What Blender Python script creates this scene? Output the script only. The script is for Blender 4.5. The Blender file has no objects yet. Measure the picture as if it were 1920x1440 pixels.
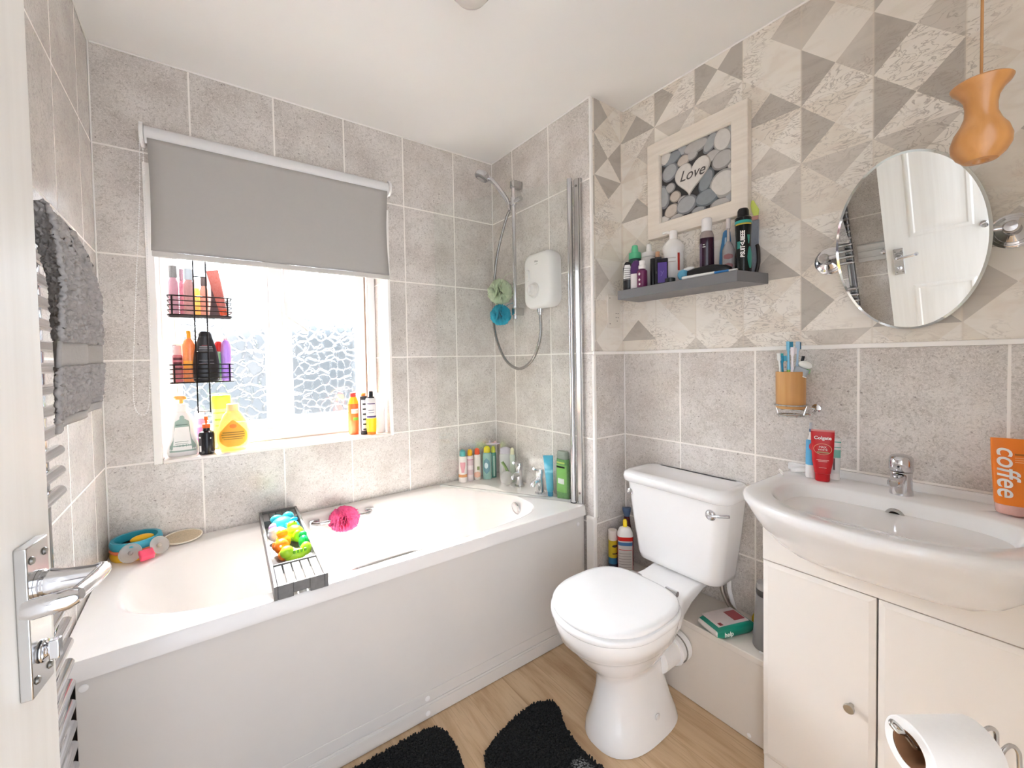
import bpy, bmesh, math, random
from mathutils import Vector, Matrix, Euler
random.seed(7)
SC = bpy.context.scene
COL = SC.collection
PI = math.pi

# ------------------------------------------------------------------ room measures (metres)
XT, XR, YS, H = 1.7068, 1.9205, -0.7591, 2.3857   # tap-end wall, toilet wall, step, ceiling
YF = -2.118                                        # wall with the doorway
TW, TH, TZ = 0.291, 0.3832, 0.1196                 # wall tile size, first bed joint
DADO = 1.2692
RIM = 0.580                                        # bath rim
SILL = 0.888

# ------------------------------------------------------------------ materials
def lin(h):
    h = h.lstrip('#')
    o = []
    for i in (0, 2, 4):
        c = int(h[i:i+2], 16) / 255
        o.append(c / 12.92 if c <= 0.04045 else ((c + 0.055) / 1.055) ** 2.4)
    return tuple(o) + (1.0,)

_M = {}
def new_mat(name):
    m = bpy.data.materials.new(name); m.use_nodes = True
    nt = m.node_tree
    return m, nt, nt.nodes, nt.links, nt.nodes['Principled BSDF']

def mat(name, hexc, rough=0.4, metal=0.0, trans=0.0, alpha=1.0, coat=0.0, var=0.06, scale=25, sss=0.0, bump=0.0, ior=1.45):
    if name in _M: return _M[name]
    m, nt, N, L, p = new_mat(name)
    c = lin(hexc)
    p.inputs['Metallic'].default_value = metal
    p.inputs['Roughness'].default_value = rough
    p.inputs['IOR'].default_value = ior
    p.inputs['Transmission Weight'].default_value = trans
    p.inputs['Alpha'].default_value = alpha
    p.inputs['Coat Weight'].default_value = coat
    if sss:
        p.inputs['Subsurface Weight'].default_value = sss
        p.inputs['Subsurface Radius'].default_value = (0.01, 0.008, 0.006)
    tc = N.new('ShaderNodeTexCoord'); nz = N.new('ShaderNodeTexNoise')
    nz.inputs['Scale'].default_value = scale; nz.inputs['Detail'].default_value = 3
    L.new(tc.outputs['Object'], nz.inputs['Vector'])
    mr = N.new('ShaderNodeMapRange'); L.new(nz.outputs['Fac'], mr.inputs['Value'])
    mr.inputs['To Min'].default_value = 1 - var; mr.inputs['To Max'].default_value = 1 + var
    mx = N.new('ShaderNodeVectorMath'); mx.operation = 'SCALE'
    mx.inputs[0].default_value = c[:3]; L.new(mr.outputs['Result'], mx.inputs['Scale'])
    L.new(mx.outputs['Vector'], p.inputs['Base Color'])
    if bump:
        b = N.new('ShaderNodeBump'); b.inputs['Strength'].default_value = bump; b.inputs['Distance'].default_value = 0.002
        L.new(nz.outputs['Fac'], b.inputs['Height']); L.new(b.outputs['Normal'], p.inputs['Normal'])
    _M[name] = m
    return m

def ramp(N, stops, interp='LINEAR'):
    r = N.new('ShaderNodeValToRGB'); cr = r.color_ramp; cr.interpolation = interp
    while len(cr.elements) < len(stops): cr.elements.new(0.5)
    for e, (p, c) in zip(cr.elements, stops):
        e.position = p; e.color = lin(c) if isinstance(c, str) else (c, c, c, 1)
    return r

def math_n(N, L, op, a, b=None, c=None):
    n = N.new('ShaderNodeMath'); n.operation = op
    for i, v in enumerate((a, b, c)):
        if v is None: continue
        if isinstance(v, (int, float)): n.inputs[i].default_value = v
        else: L.new(v, n.inputs[i])
    return n.outputs[0]

def mixc(N, L, fac, a, b, mode='MIX'):
    n = N.new('ShaderNodeMix'); n.data_type = 'RGBA'; n.blend_type = mode
    for sock, v in ((n.inputs['Factor'], fac), (n.inputs['A'], a), (n.inputs['B'], b)):
        if isinstance(v, (int, float)): sock.default_value = v
        elif isinstance(v, tuple): sock.default_value = v
        elif isinstance(v, str): sock.default_value = lin(v)
        else: L.new(v, sock)
    return n.outputs['Result']

def tile_mat(name, axis, off):
    """glossy ceramic tile with a squiggle print; axis 'X'/'Y' is the horizontal run, off a joint position on it"""
    m, nt, N, L, p = new_mat(name)
    g = N.new('ShaderNodeNewGeometry'); s = N.new('ShaderNodeSeparateXYZ'); L.new(g.outputs['Position'], s.inputs[0])
    u = math_n(N, L, 'SUBTRACT', s.outputs[axis], off); v = math_n(N, L, 'SUBTRACT', s.outputs['Z'], TZ)
    def joint(c, size):
        f = math_n(N, L, 'FLOORED_MODULO', math_n(N, L, 'ADD', c, size / 2), size)
        return math_n(N, L, 'ABSOLUTE', math_n(N, L, 'SUBTRACT', f, size / 2))
    d = math_n(N, L, 'MINIMUM', joint(u, TW), joint(v, TH))
    gm = N.new('ShaderNodeMapRange'); gm.inputs['From Min'].default_value = 0.0024; gm.inputs['From Max'].default_value = 0.0036
    L.new(d, gm.inputs['Value'])
    # per tile random offset
    fu = math_n(N, L, 'FLOOR', math_n(N, L, 'DIVIDE', u, TW)); fv = math_n(N, L, 'FLOOR', math_n(N, L, 'DIVIDE', v, TH))
    cv = N.new('ShaderNodeCombineXYZ'); L.new(fu, cv.inputs[0]); L.new(fv, cv.inputs[1])
    wn = N.new('ShaderNodeTexWhiteNoise'); wn.noise_dimensions = '2D'; L.new(cv.outputs[0], wn.inputs['Vector'])
    uv = N.new('ShaderNodeCombineXYZ'); L.new(u, uv.inputs[0]); L.new(v, uv.inputs[1]); L.new(math_n(N, L, 'MULTIPLY', wn.outputs['Value'], 9.0), uv.inputs[2])
    # broad clouding
    n1 = N.new('ShaderNodeTexNoise'); n1.inputs['Scale'].default_value = 7; n1.inputs['Detail'].default_value = 4; L.new(uv.outputs[0], n1.inputs['Vector'])
    base = ramp(N, [(0.30, '#c6beb7'), (0.5, '#d5cfc9'), (0.72, '#e4dfda')]); L.new(n1.outputs['Fac'], base.inputs[0])
    # print: short curled pale strokes over soft darker patches, with a few dark flecks
    mp = N.new('ShaderNodeMapping'); mp.inputs['Location'].default_value = (3.1, 7.7, 1.3); L.new(uv.outputs[0], mp.inputs['Vector'])
    n3 = N.new('ShaderNodeTexNoise'); n3.inputs['Scale'].default_value = 62; n3.inputs['Detail'].default_value = 1.5; n3.inputs['Distortion'].default_value = 1.8
    L.new(mp.outputs[0], n3.inputs['Vector'])
    r3 = ramp(N, [(0.50, 0.0), (0.66, 1.0)]); L.new(n3.outputs['Fac'], r3.inputs[0])
    n2 = N.new('ShaderNodeTexNoise'); n2.inputs['Scale'].default_value = 78; n2.inputs['Detail'].default_value = 0.8; n2.inputs['Distortion'].default_value = 2.2
    L.new(uv.outputs[0], n2.inputs['Vector'])
    c2 = math_n(N, L, 'ABSOLUTE', math_n(N, L, 'SUBTRACT', n2.outputs['Fac'], 0.53))
    r2 = ramp(N, [(0.0, 1.0), (0.025, 0.8), (0.06, 0.0)]); L.new(c2, r2.inputs[0])
    n6 = N.new('ShaderNodeTexNoise'); n6.inputs['Scale'].default_value = 70; n6.inputs['Detail'].default_value = 0.8; n6.inputs['Distortion'].default_value = 2.4
    L.new(mp.outputs[0], n6.inputs['Vector'])
    c6 = math_n(N, L, 'ABSOLUTE', math_n(N, L, 'SUBTRACT', n6.outputs['Fac'], 0.40))
    r6 = ramp(N, [(0.0, 1.0), (0.02, 0.7), (0.045, 0.0)]); L.new(c6, r6.inputs[0])
    n4 = N.new('ShaderNodeTexNoise'); n4.inputs['Scale'].default_value = 95; n4.inputs['Detail'].default_value = 1; L.new(mp.outputs[0], n4.inputs['Vector'])
    r4 = ramp(N, [(0.71, 0.0), (0.77, 1.0)]); L.new(n4.outputs['Fac'], r4.inputs[0])
    col = mixc(N, L, math_n(N, L, 'MULTIPLY', r3.outputs[0], 0.50), base.outputs[0], '#aaa199')
    col = mixc(N, L, math_n(N, L, 'MULTIPLY', r6.outputs[0], 0.34), col, '#938a83')
    col = mixc(N, L, math_n(N, L, 'MULTIPLY', r2.outputs[0], 0.60), col, '#f0eae4')
    col = mixc(N, L, math_n(N, L, 'MULTIPLY', r4.outputs[0], 0.65), col, '#786d67')
    col = mixc(N, L, gm.outputs[0], '#fbf6f0', col)
    L.new(col, p.inputs['Base Color'])
    rr = N.new('ShaderNodeMapRange'); rr.inputs['To Min'].default_value = 0.75; rr.inputs['To Max'].default_value = 0.22; L.new(gm.outputs[0], rr.inputs['Value'])
    L.new(rr.outputs[0], p.inputs['Roughness'])
    b = N.new('ShaderNodeBump'); b.inputs['Strength'].default_value = 0.35; b.inputs['Distance'].default_value = 0.002
    h = math_n(N, L, 'ADD', gm.outputs[0], math_n(N, L, 'MULTIPLY', r2.outputs[0], 0.06))
    L.new(h, b.inputs['Height']); L.new(b.outputs['Normal'], p.inputs['Normal'])
    return m

def paper_mat(name, hexa, hexb, axis, off):
    """one tone of the faceted wallpaper: faint marble veins and brush streaks"""
    m, nt, N, L, p = new_mat(name)
    g = N.new('ShaderNodeNewGeometry')
    n1 = N.new('ShaderNodeTexNoise'); n1.inputs['Scale'].default_value = 9; n1.inputs['Detail'].default_value = 6; n1.inputs['Distortion'].default_value = 1.0
    mp = N.new('ShaderNodeMapping'); mp.inputs['Rotation'].default_value = (0.7, 0.0, 0.3); mp.inputs['Scale'].default_value = (1, 1, 2.2)
    L.new(g.outputs['Position'], mp.inputs['Vector']); L.new(mp.outputs[0], n1.inputs['Vector'])
    r = ramp(N, [(0.32, hexb), (0.5, hexa), (0.8, hexa)]); L.new(n1.outputs['Fac'], r.inputs[0])
    n2 = N.new('ShaderNodeTexNoise'); n2.inputs['Scale'].default_value = 14; n2.inputs['Detail'].default_value = 5; n2.inputs['Distortion'].default_value = 2.5
    L.new(mp.outputs[0], n2.inputs['Vector'])
    v = math_n(N, L, 'ABSOLUTE', math_n(N, L, 'SUBTRACT', n2.outputs['Fac'], 0.5))
    rv = ramp(N, [(0.0, 0.75), (0.012, 0.5), (0.04, 0.0)]); L.new(v, rv.inputs[0])
    n5 = N.new('ShaderNodeTexNoise'); n5.inputs['Scale'].default_value = 4; L.new(g.outputs['Position'], n5.inputs['Vector'])
    msk = ramp(N, [(0.46, 0.0), (0.58, 1.0)]); L.new(n5.outputs['Fac'], msk.inputs[0])
    col = mixc(N, L, math_n(N, L, 'MULTIPLY', rv.outputs[0], msk.outputs[0]), r.outputs[0], '#a89d92')
    s = N.new('ShaderNodeSeparateXYZ'); L.new(g.outputs['Position'], s.inputs[0])
    u = math_n(N, L, 'SUBTRACT', s.outputs[axis], off); sz = 0.1811
    f = math_n(N, L, 'FLOORED_MODULO', math_n(N, L, 'ADD', u, sz / 2), sz)
    d = math_n(N, L, 'ABSOLUTE', math_n(N, L, 'SUBTRACT', f, sz / 2))
    ln = ramp(N, [(0.0, 0.55), (0.0012, 0.5), (0.0022, 0.0)]); L.new(d, ln.inputs[0])
    col = mixc(N, L, ln.outputs[0], col, '#ddd2c4')
    L.new(col, p.inputs['Base Color']); p.inputs['Roughness'].default_value = 0.45
    return m

def wood_floor():
    m, nt, N, L, p = new_mat('oak floor')
    g = N.new('ShaderNodeNewGeometry'); s = N.new('ShaderNodeSeparateXYZ'); L.new(g.outputs['Position'], s.inputs[0])
    pw = 0.152
    xi = math_n(N, L, 'FLOOR', math_n(N, L, 'DIVIDE', s.outputs['X'], pw))
    fx = math_n(N, L, 'FLOORED_MODULO', s.outputs['X'], pw)
    gap = ramp(N, [(0.0, 1.0), (0.0015, 1.0), (0.003, 0.0)]); L.new(fx, gap.inputs[0])
    wn = N.new('ShaderNodeTexWhiteNoise'); wn.noise_dimensions = '1D'; L.new(xi, wn.inputs['W'])
    cv = N.new('ShaderNodeCombineXYZ'); L.new(math_n(N, L, 'MULTIPLY', s.outputs['X'], 9.0), cv.inputs[0])
    L.new(math_n(N, L, 'ADD', math_n(N, L, 'MULTIPLY', s.outputs['Y'], 1.2), math_n(N, L, 'MULTIPLY', wn.outputs[0], 20.0)), cv.inputs[1])
    n1 = N.new('ShaderNodeTexNoise'); n1.inputs['Scale'].default_value = 2.2; n1.inputs['Detail'].default_value = 7; n1.inputs['Distortion'].default_value = 0.9; L.new(cv.outputs[0], n1.inputs['Vector'])
    r = ramp(N, [(0.30, '#ae8f6c'), (0.47, '#c6a986'), (0.60, '#cfb492'), (0.75, '#bd9d7a')]); L.new(n1.outputs['Fac'], r.inputs[0])
    cv2 = N.new('ShaderNodeCombineXYZ'); L.new(math_n(N, L, 'MULTIPLY', s.outputs['X'], 60.0), cv2.inputs[0]); L.new(math_n(N, L, 'MULTIPLY', s.outputs['Y'], 3.0), cv2.inputs[1])
    n2 = N.new('ShaderNodeTexNoise'); n2.inputs['Scale'].default_value = 3; n2.inputs['Detail'].default_value = 3; L.new(cv2.outputs[0], n2.inputs['Vector'])
    r2 = ramp(N, [(0.55, 0.0), (0.72, 0.35)]); L.new(n2.outputs['Fac'], r2.inputs[0])
    col = mixc(N, L, r2.outputs[0], r.outputs[0], '#93714d')
    col = mixc(N, L, math_n(N, L, 'MULTIPLY', gap.outputs[0], 0.45), col, '#8a6a48')
    L.new(col, p.inputs['Base Color']); p.inputs['Roughness'].default_value = 0.38
    return m

def grain_mat(name, ca, cb, axis=2, scale=30, rough=0.45, stretch=0.06):
    if name in _M: return _M[name]
    m, nt, N, L, p = new_mat(name)
    tc = N.new('ShaderNodeTexCoord'); mp = N.new('ShaderNodeMapping'); sc = [1, 1, 1]; sc[axis] = stretch
    mp.inputs['Scale'].default_value = sc; L.new(tc.outputs['Object'], mp.inputs['Vector'])
    n = N.new('ShaderNodeTexNoise'); n.inputs['Scale'].default_value = scale; n.inputs['Detail'].default_value = 5; n.inputs['Distortion'].default_value = 0.6
    L.new(mp.outputs[0], n.inputs['Vector'])
    r = ramp(N, [(0.3, ca), (0.7, cb)]); L.new(n.outputs['Fac'], r.inputs[0]); L.new(r.outputs[0], p.inputs['Base Color'])
    p.inputs['Roughness'].default_value = rough
    b = N.new('ShaderNodeBump'); b.inputs['Strength'].default_value = 0.12; b.inputs['Distance'].default_value = 0.002
    L.new(n.outputs['Fac'], b.inputs['Height']); L.new(b.outputs['Normal'], p.inputs['Normal'])
    _M[name] = m
    return m

def obscure_glass():
    """pebble-textured obscure window glass: bumpy refraction, partly clear so daylight and sun come through"""
    m, nt, N, L, p = new_mat('obscure glass')
    N.remove(p); out = N['Material Output']
    tc = N.new('ShaderNodeTexCoord')
    v = N.new('ShaderNodeTexVoronoi'); v.feature = 'DISTANCE_TO_EDGE'; v.inputs['Scale'].default_value = 24
    nz = N.new('ShaderNodeTexNoise'); nz.inputs['Scale'].default_value = 16; L.new(tc.outputs['Object'], nz.inputs['Vector'])
    va = N.new('ShaderNodeVectorMath'); va.operation = 'MULTIPLY_ADD'; va.inputs[1].default_value = (0.04, 0.04, 0.04)
    L.new(nz.outputs['Color'], va.inputs[0]); L.new(tc.outputs['Object'], va.inputs[2]); L.new(va.outputs[0], v.inputs['Vector'])
    h = ramp(N, [(0.0, 0.0), (0.05, 0.7), (0.13, 1.0)]); L.new(v.outputs['Distance'], h.inputs[0])
    b = N.new('ShaderNodeBump'); b.inputs['Strength'].default_value = 0.9; b.inputs['Distance'].default_value = 0.004
    L.new(h.outputs[0], b.inputs['Height'])
    rf = N.new('ShaderNodeBsdfRefraction'); rf.inputs['IOR'].default_value = 1.35; rf.inputs['Roughness'].default_value = 0.08
    L.new(b.outputs['Normal'], rf.inputs['Normal'])
    tr = N.new('ShaderNodeBsdfTransparent')
    mx = N.new('ShaderNodeMixShader'); mx.inputs[0].default_value = 0.5
    L.new(rf.outputs[0], mx.inputs[1]); L.new(tr.outputs[0], mx.inputs[2])
    gl = N.new('ShaderNodeBsdfGlossy'); gl.inputs['Roughness'].default_value = 0.05; L.new(b.outputs['Normal'], gl.inputs['Normal'])
    m2 = N.new('ShaderNodeMixShader'); m2.inputs[0].default_value = 0.04
    L.new(mx.outputs[0], m2.inputs[1]); L.new(gl.outputs[0], m2.inputs[2]); L.new(m2.outputs[0], out.inputs['Surface'])
    return m

def clear_glass():
    m, nt, N, L, p = new_mat('clear glass')
    N.remove(p); out = N['Material Output']
    tr = N.new('ShaderNodeBsdfTransparent'); tr.inputs['Color'].default_value = (0.985, 0.995, 0.99, 1)
    gl = N.new('ShaderNodeBsdfGlossy'); gl.inputs['Roughness'].default_value = 0.02
    fr = N.new('ShaderNodeLayerWeight'); fr.inputs['Blend'].default_value = 0.5
    mx = N.new('ShaderNodeMixShader'); L.new(math_n(N, L, 'MULTIPLY_ADD', math_n(N, L, 'POWER', fr.outputs['Facing'], 5.0), 0.7, 0.025), mx.inputs[0])
    L.new(tr.outputs[0], mx.inputs[1]); L.new(gl.outputs[0], mx.inputs[2]); L.new(mx.outputs[0], out.inputs['Surface'])
    return m

def clear_plastic(name, hexc, tr_w=0.6, rough=0.15):
    """see-through tinted plastic: light passes straight through part of it"""
    if name in _M: return _M[name]
    m, nt, N, L, p = new_mat(name)
    out = N['Material Output']; p.inputs['Roughness'].default_value = rough
    nz = N.new('ShaderNodeTexNoise'); nz.inputs['Scale'].default_value = 18
    c = mixc(N, L, math_n(N, L, 'MULTIPLY', nz.outputs['Fac'], 0.25), hexc, '#ffffff'); L.new(c, p.inputs['Base Color'])
    tr = N.new('ShaderNodeBsdfTransparent'); L.new(c, tr.inputs['Color'])
    mx = N.new('ShaderNodeMixShader'); mx.inputs[0].default_value = tr_w
    L.new(p.outputs[0], mx.inputs[1]); L.new(tr.outputs[0], mx.inputs[2]); L.new(mx.outputs[0], out.inputs['Surface'])
    _M[name] = m
    return m

def brushed(name, hexc, rough):
    return mat(name, hexc, rough=rough, metal=1.0, var=0.04)

CHROME = mat('chrome', '#d9d9dc', 0.09, 1.0, var=0.02)
CHROME_SATIN = mat('satin chrome', '#c9c8c6', 0.2, 1.0, var=0.03)
STEEL = mat('dark chrome', '#8f9193', 0.16, 1.0, var=0.03)
WHITE = mat('white sanitary ware', '#f1f0ef', 0.07, coat=0.3, var=0.01)
SEATW = mat('white seat', '#f6f6f6', 0.22, var=0.01)
ACRYL = mat('white acrylic', '#efebe7', 0.16, var=0.012)
PANELW = mat('bath panel', '#ded9d3', 0.3, var=0.015)
UPVC = mat('white upvc', '#f5f4f3', 0.25, var=0.01)
PAINT = mat('white gloss paint', '#e9e4dc', 0.3, var=0.01)
CEIL = mat('ceiling emulsion', '#f3f1ee', 0.9, var=0.012, scale=6)
TRIMW = mat('white trim', '#fbf8f4', 0.35, var=0.01)
CREAM = mat('cream cabinet board', '#efe9e2', 0.32, var=0.008, scale=8)
BLACKP = mat('black plastic', '#17171a', 0.3)
BLACKW = mat('black wire', '#1b1714', 0.4, 0.3)
WHITEP = mat('white plastic', '#f2f0ee', 0.3, var=0.015)
GREYT = mat('small grey print', '#8b8986', 0.5)
DARKT = mat('dark print', '#35302e', 0.5)
WHITET = mat('white print', '#f4f2ef', 0.5)

# ------------------------------------------------------------------ mesh builder
class MB:
    def __init__(s): s.v = []; s.f = []; s.m = []
    def add(s, vs, fs, mi=0):
        b = len(s.v); s.v += [tuple(q) for q in vs]
        for f in fs: s.f.append(tuple(b + i for i in f)); s.m.append(mi)
        return s
    def box(s, a, b, mi=0):
        (x0, y0, z0), (x1, y1, z1) = a, b
        return s.add([(x0,y0,z0),(x1,y0,z0),(x1,y1,z0),(x0,y1,z0),(x0,y0,z1),(x1,y0,z1),(x1,y1,z1),(x0,y1,z1)],
              [(3,2,1,0),(4,5,6,7),(0,1,5,4),(1,2,6,5),(2,3,7,6),(3,0,4,7)], mi)
    def loft(s, rings, c0=True, c1=True, closed=True, mi=0):
        n = len(rings[0]); vs = [p for r in rings for p in r]; fs = []
        for i in range(len(rings) - 1):
            for j in range(n if closed else n - 1):
                a = i * n + j; b = i * n + (j + 1) % n
                fs.append((a, b, b + n, a + n))
        if c0: fs.append(tuple(range(n - 1, -1, -1)))
        if c1: fs.append(tuple((len(rings) - 1) * n + j for j in range(n)))
        return s.add(vs, fs, mi)
    def tube(s, pts, r, seg=10, closed=False, mi=0, cap=True):
        P = [Vector(p) for p in pts]; n = len(P); rings = []
        T = []
        for i in range(n):
            if closed: t = P[(i + 1) % n] - P[i - 1]
            else: t = P[min(i + 1, n - 1)] - P[max(i - 1, 0)]
            T.append(t.normalized())
        up = Vector((0, 0, 1)) if abs(T[0].z) < 0.9 else Vector((1, 0, 0))
        N0 = (up - T[0] * up.dot(T[0])).normalized()
        for i in range(n):
            if i: 
                N0 = N0 - T[i] * N0.dot(T[i]); N0.normalize()
            B = T[i].cross(N0)
            rr = r[i] if isinstance(r, (list, tuple)) else r
            rings.append([P[i] + (N0 * math.cos(2*PI*k/seg) + B * math.sin(2*PI*k/seg)) * rr for k in range(seg)])
        if closed:
            vs = [p for q in rings for p in q]; fs = []
            for i in range(n):
                for k in range(seg):
                    a = i*seg+k; b = i*seg+(k+1) % seg; c = ((i+1) % n)*seg
                    fs.append((a, b, c+(k+1) % seg, c+k))
            return s.add(vs, fs, mi)
        return s.loft(rings, cap, cap, mi=mi)
    def lathe(s, prof, seg=32, c=(0, 0, 0), M=None, mi=0, cap=True):
        M = M or Matrix.Identity(4); c = Vector(c)
        rings = [[c + (M @ Vector((r*math.cos(2*PI*k/seg), r*math.sin(2*PI*k/seg), z))) for k in range(seg)] for r, z in prof]
        return s.loft(rings, cap, cap, mi=mi)
    def ball(s, c, rx, ry=None, rz=None, seg=20, rot=None, mi=0):
        ry = ry or rx; rz = rz or rx; h = seg // 2; c = Vector(c); R = rot or Matrix.Identity(3)
        rings = []
        for i in range(1, h):
            a = -PI/2 + PI*i/h
            rings.append([c + R @ Vector((rx*math.cos(a)*math.cos(2*PI*k/seg), ry*math.cos(a)*math.sin(2*PI*k/seg), rz*math.sin(a))) for k in range(seg)])
        b = len(s.v); s.loft(rings, False, False, mi=mi)
        e = len(s.v); s.v += [tuple(c + R @ Vector((0, 0, -rz))), tuple(c + R @ Vector((0, 0, rz)))]
        l = b + (h - 2) * seg
        for k in range(seg):
            s.f.append((e, b + (k + 1) % seg, b + k)); s.m.append(mi)
            s.f.append((e + 1, l + k, l + (k + 1) % seg)); s.m.append(mi)
        return s
    def prism(s, poly, f0, f1, mi=0):
        """poly of 2D points; f0/f1 map a 2D point to the two end faces"""
        a = [f0(*q) for q in poly]; b = [f1(*q) for q in poly]
        return s.loft([a, b], mi=mi)
    def xf(s, M): s.v = [tuple(M @ Vector(q)) for q in s.v]; return s
    def build(s, name, mats, parent=None, smooth=True, angle=38, bevel=0, seg=2, sub=0, solid=0, loc=None, rot=None):
        me = bpy.data.meshes.new(name); me.from_pydata(s.v, [], s.f)
        mats = mats if isinstance(mats, (list, tuple)) else [mats]
        for q in mats: me.materials.append(q)
        for p, mi in zip(me.polygons, s.m): p.material_index = mi
        bm = bmesh.new(); bm.from_mesh(me); bmesh.ops.recalc_face_normals(bm, faces=bm.faces); bm.to_mesh(me); bm.free()
        if smooth:
            me.polygons.foreach_set('use_smooth', [True] * len(me.polygons))
            me.set_sharp_from_angle(angle=math.radians(angle))
        o = bpy.data.objects.new(name, me); COL.objects.link(o)
        if parent: o.parent = parent
        if loc: o.location = loc
        if rot: o.rotation_euler = rot
        if solid:
            q = o.modifiers.new('Solidify', 'SOLIDIFY'); q.thickness = solid; q.offset = 0
        if bevel:
            q = o.modifiers.new('Bevel', 'BEVEL'); q.width = bevel; q.segments = seg; q.limit_method = 'ANGLE'; q.angle_limit = math.radians(35)
            q.harden_normals = False
        if sub:
            q = o.modifiers.new('Subdivision', 'SUBSURF'); q.levels = sub; q.render_levels = sub
        return o

def tag(o, label, cat, group=None):
    o['label'] = label; o['category'] = cat
    if group: o['group'] = group
    return o
def thing(name, label, cat, loc=(0, 0, 0), rz=0.0, group=None, rot=None):
    o = bpy.data.objects.new(name, None); COL.objects.link(o)
    o.empty_display_size = 0.05; o.location = loc; o.rotation_euler = rot if rot else (0, 0, rz)
    return tag(o, label, cat, group)
def struct(o): o['kind'] = 'structure'; return o

def sell(rx, ry, n=2.0, N=40, cx=0, cy=0, z=0, ph=0):
    """superellipse ring in the XY plane"""
    o = []
    for k in range(N):
        a = 2*PI*k/N + ph; c, s_ = math.cos(a), math.sin(a)
        o.append((cx + rx*math.copysign(abs(c)**(2/n), c), cy + ry*math.copysign(abs(s_)**(2/n), s_), z))
    return o
def rrect(hx, hy, r, z=0, k=6, cx=0, cy=0):
    """rounded rectangle ring"""
    o = []
    for sx, sy, a0 in ((1, 1, 0), (-1, 1, PI/2), (-1, -1, PI), (1, -1, 1.5*PI)):
        for i in range(k + 1):
            a = a0 + PI/2*i/k
            o.append((cx + sx*(hx - r) + r*math.cos(a), cy + sy*(hy - r) + r*math.sin(a), z))
    return o
def spline(pts, n=8, closed=False):
    P = [Vector(p) for p in pts]; o = []; m = len(P)
    for i in range(m if closed else m - 1):
        if closed: a, b, c, d = P[i-1], P[i], P[(i+1) % m], P[(i+2) % m]
        else: a, b, c, d = P[max(i-1, 0)], P[i], P[i+1], P[min(i+2, m-1)]
        for k in range(n):
            t = k / n
            o.append(0.5*((2*b) + (c-a)*t + (2*a-5*b+4*c-d)*t*t + (3*b-a-3*c+d)*t*t*t))
    if not closed: o.append(P[-1])
    return o

def profile_at(rings, z):
    for a, b in zip(rings, rings[1:]):
        if a[0] <= z <= b[0]:
            t = (z - a[0]) / max(b[0] - a[0], 1e-9)
            return [a[i] + (b[i] - a[i]) * t for i in range(1, 4)]
    r = rings[0] if z < rings[0][0] else rings[-1]
    return list(r[1:4])
def body_rings(rings, N=32):
    """rings: (z, rx, ry, n[, cx, cy])"""
    return [sell(r[1], r[2], r[3], N, r[4] if len(r) > 4 else 0, r[5] if len(r) > 5 else 0, r[0]) for r in rings]
def part(parent, name, rings, m, N=32, **k):
    return MB().loft(body_rings(rings, N)).build(name, m, parent, **k)
def spoint(rx, ry, n, a, off):
    c, s_ = math.cos(a), math.sin(a)
    x = rx*math.copysign(abs(c)**(2/n), c); y = ry*math.copysign(abs(s_)**(2/n), s_)
    q = Vector((x / rx**2, y / ry**2, 0)); q = q.normalized() if q.length > 0 else q
    return x + q.x*off, y + q.y*off
def decal(parent, name, rings, patches, m, off=0.0006, nz=6, na=12):
    """patches on a bottle skin: (z0, z1, angle centre in degrees, half angle[, shape]) ; -90 faces local -Y"""
    mb = MB()
    for pt in patches:
        z0, z1, ac, ah = pt[:4]; shape = pt[4] if len(pt) > 4 else None
        rows = []
        for i in range(nz + 1):
            t = i / nz; z = z0 + (z1 - z0) * t; rx, ry, n = profile_at(rings, z)
            w = shape(t) if shape else 1.0
            rows.append([spoint(rx, ry, n, math.radians(ac + ah*w*(2*j/na - 1)), off) + (z,) for j in range(na + 1)])
        mb.loft(rows, False, False, closed=False)
    return mb.build(name, m, parent)
def oval(t): return math.sqrt(max(0.0, 1 - (2*t - 1)**2)) + 1e-3

def text(parent, name, s, size, m, loc, rot, shear=0.0, extrude=0.0004, align='CENTER', sx=1.0, bold=0.0):
    cu = bpy.data.curves.new(name, 'FONT'); cu.body = s; cu.size = size; cu.align_x = align; cu.align_y = 'CENTER'
    cu.shear = shear; cu.extrude = extrude; cu.offset = bold
    o = bpy.data.objects.new(name, cu); COL.objects.link(o)
    dg = bpy.context.evaluated_depsgraph_get()
    me = bpy.data.meshes.new_from_object(o.evaluated_get(dg)); bpy.data.objects.remove(o); bpy.data.curves.remove(cu)
    me.materials.clear(); me.materials.append(m); me.name = name
    o = bpy.data.objects.new(name, me); COL.objects.link(o); o.parent = parent
    o.location = loc; o.rotation_euler = rot; o.scale = (sx, 1, 1)
    return o
FRONT = (PI/2, 0, 0)      # text standing up and read from local -Y
SKY, HALL, GARDEN, SUN, EXPO = 12.0, 1.05, 0.25, 34.0, 1.92
# ------------------------------------------------------------------ the setting
T_BACK = tile_mat('tile window wall', 'X', 0.2844)
T_LEFT = tile_mat('tile left wall', 'Y', -0.1795)
T_END = tile_mat('tile end wall', 'Y', -0.1947)
T_RIGHT = tile_mat('tile right wall', 'Y', -1.0404)
T_RET = tile_mat('tile return', 'X', XR + 0.004)
WHITEWALL = mat('white plaster', '#e8e2da', 0.8, var=0.01)

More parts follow.
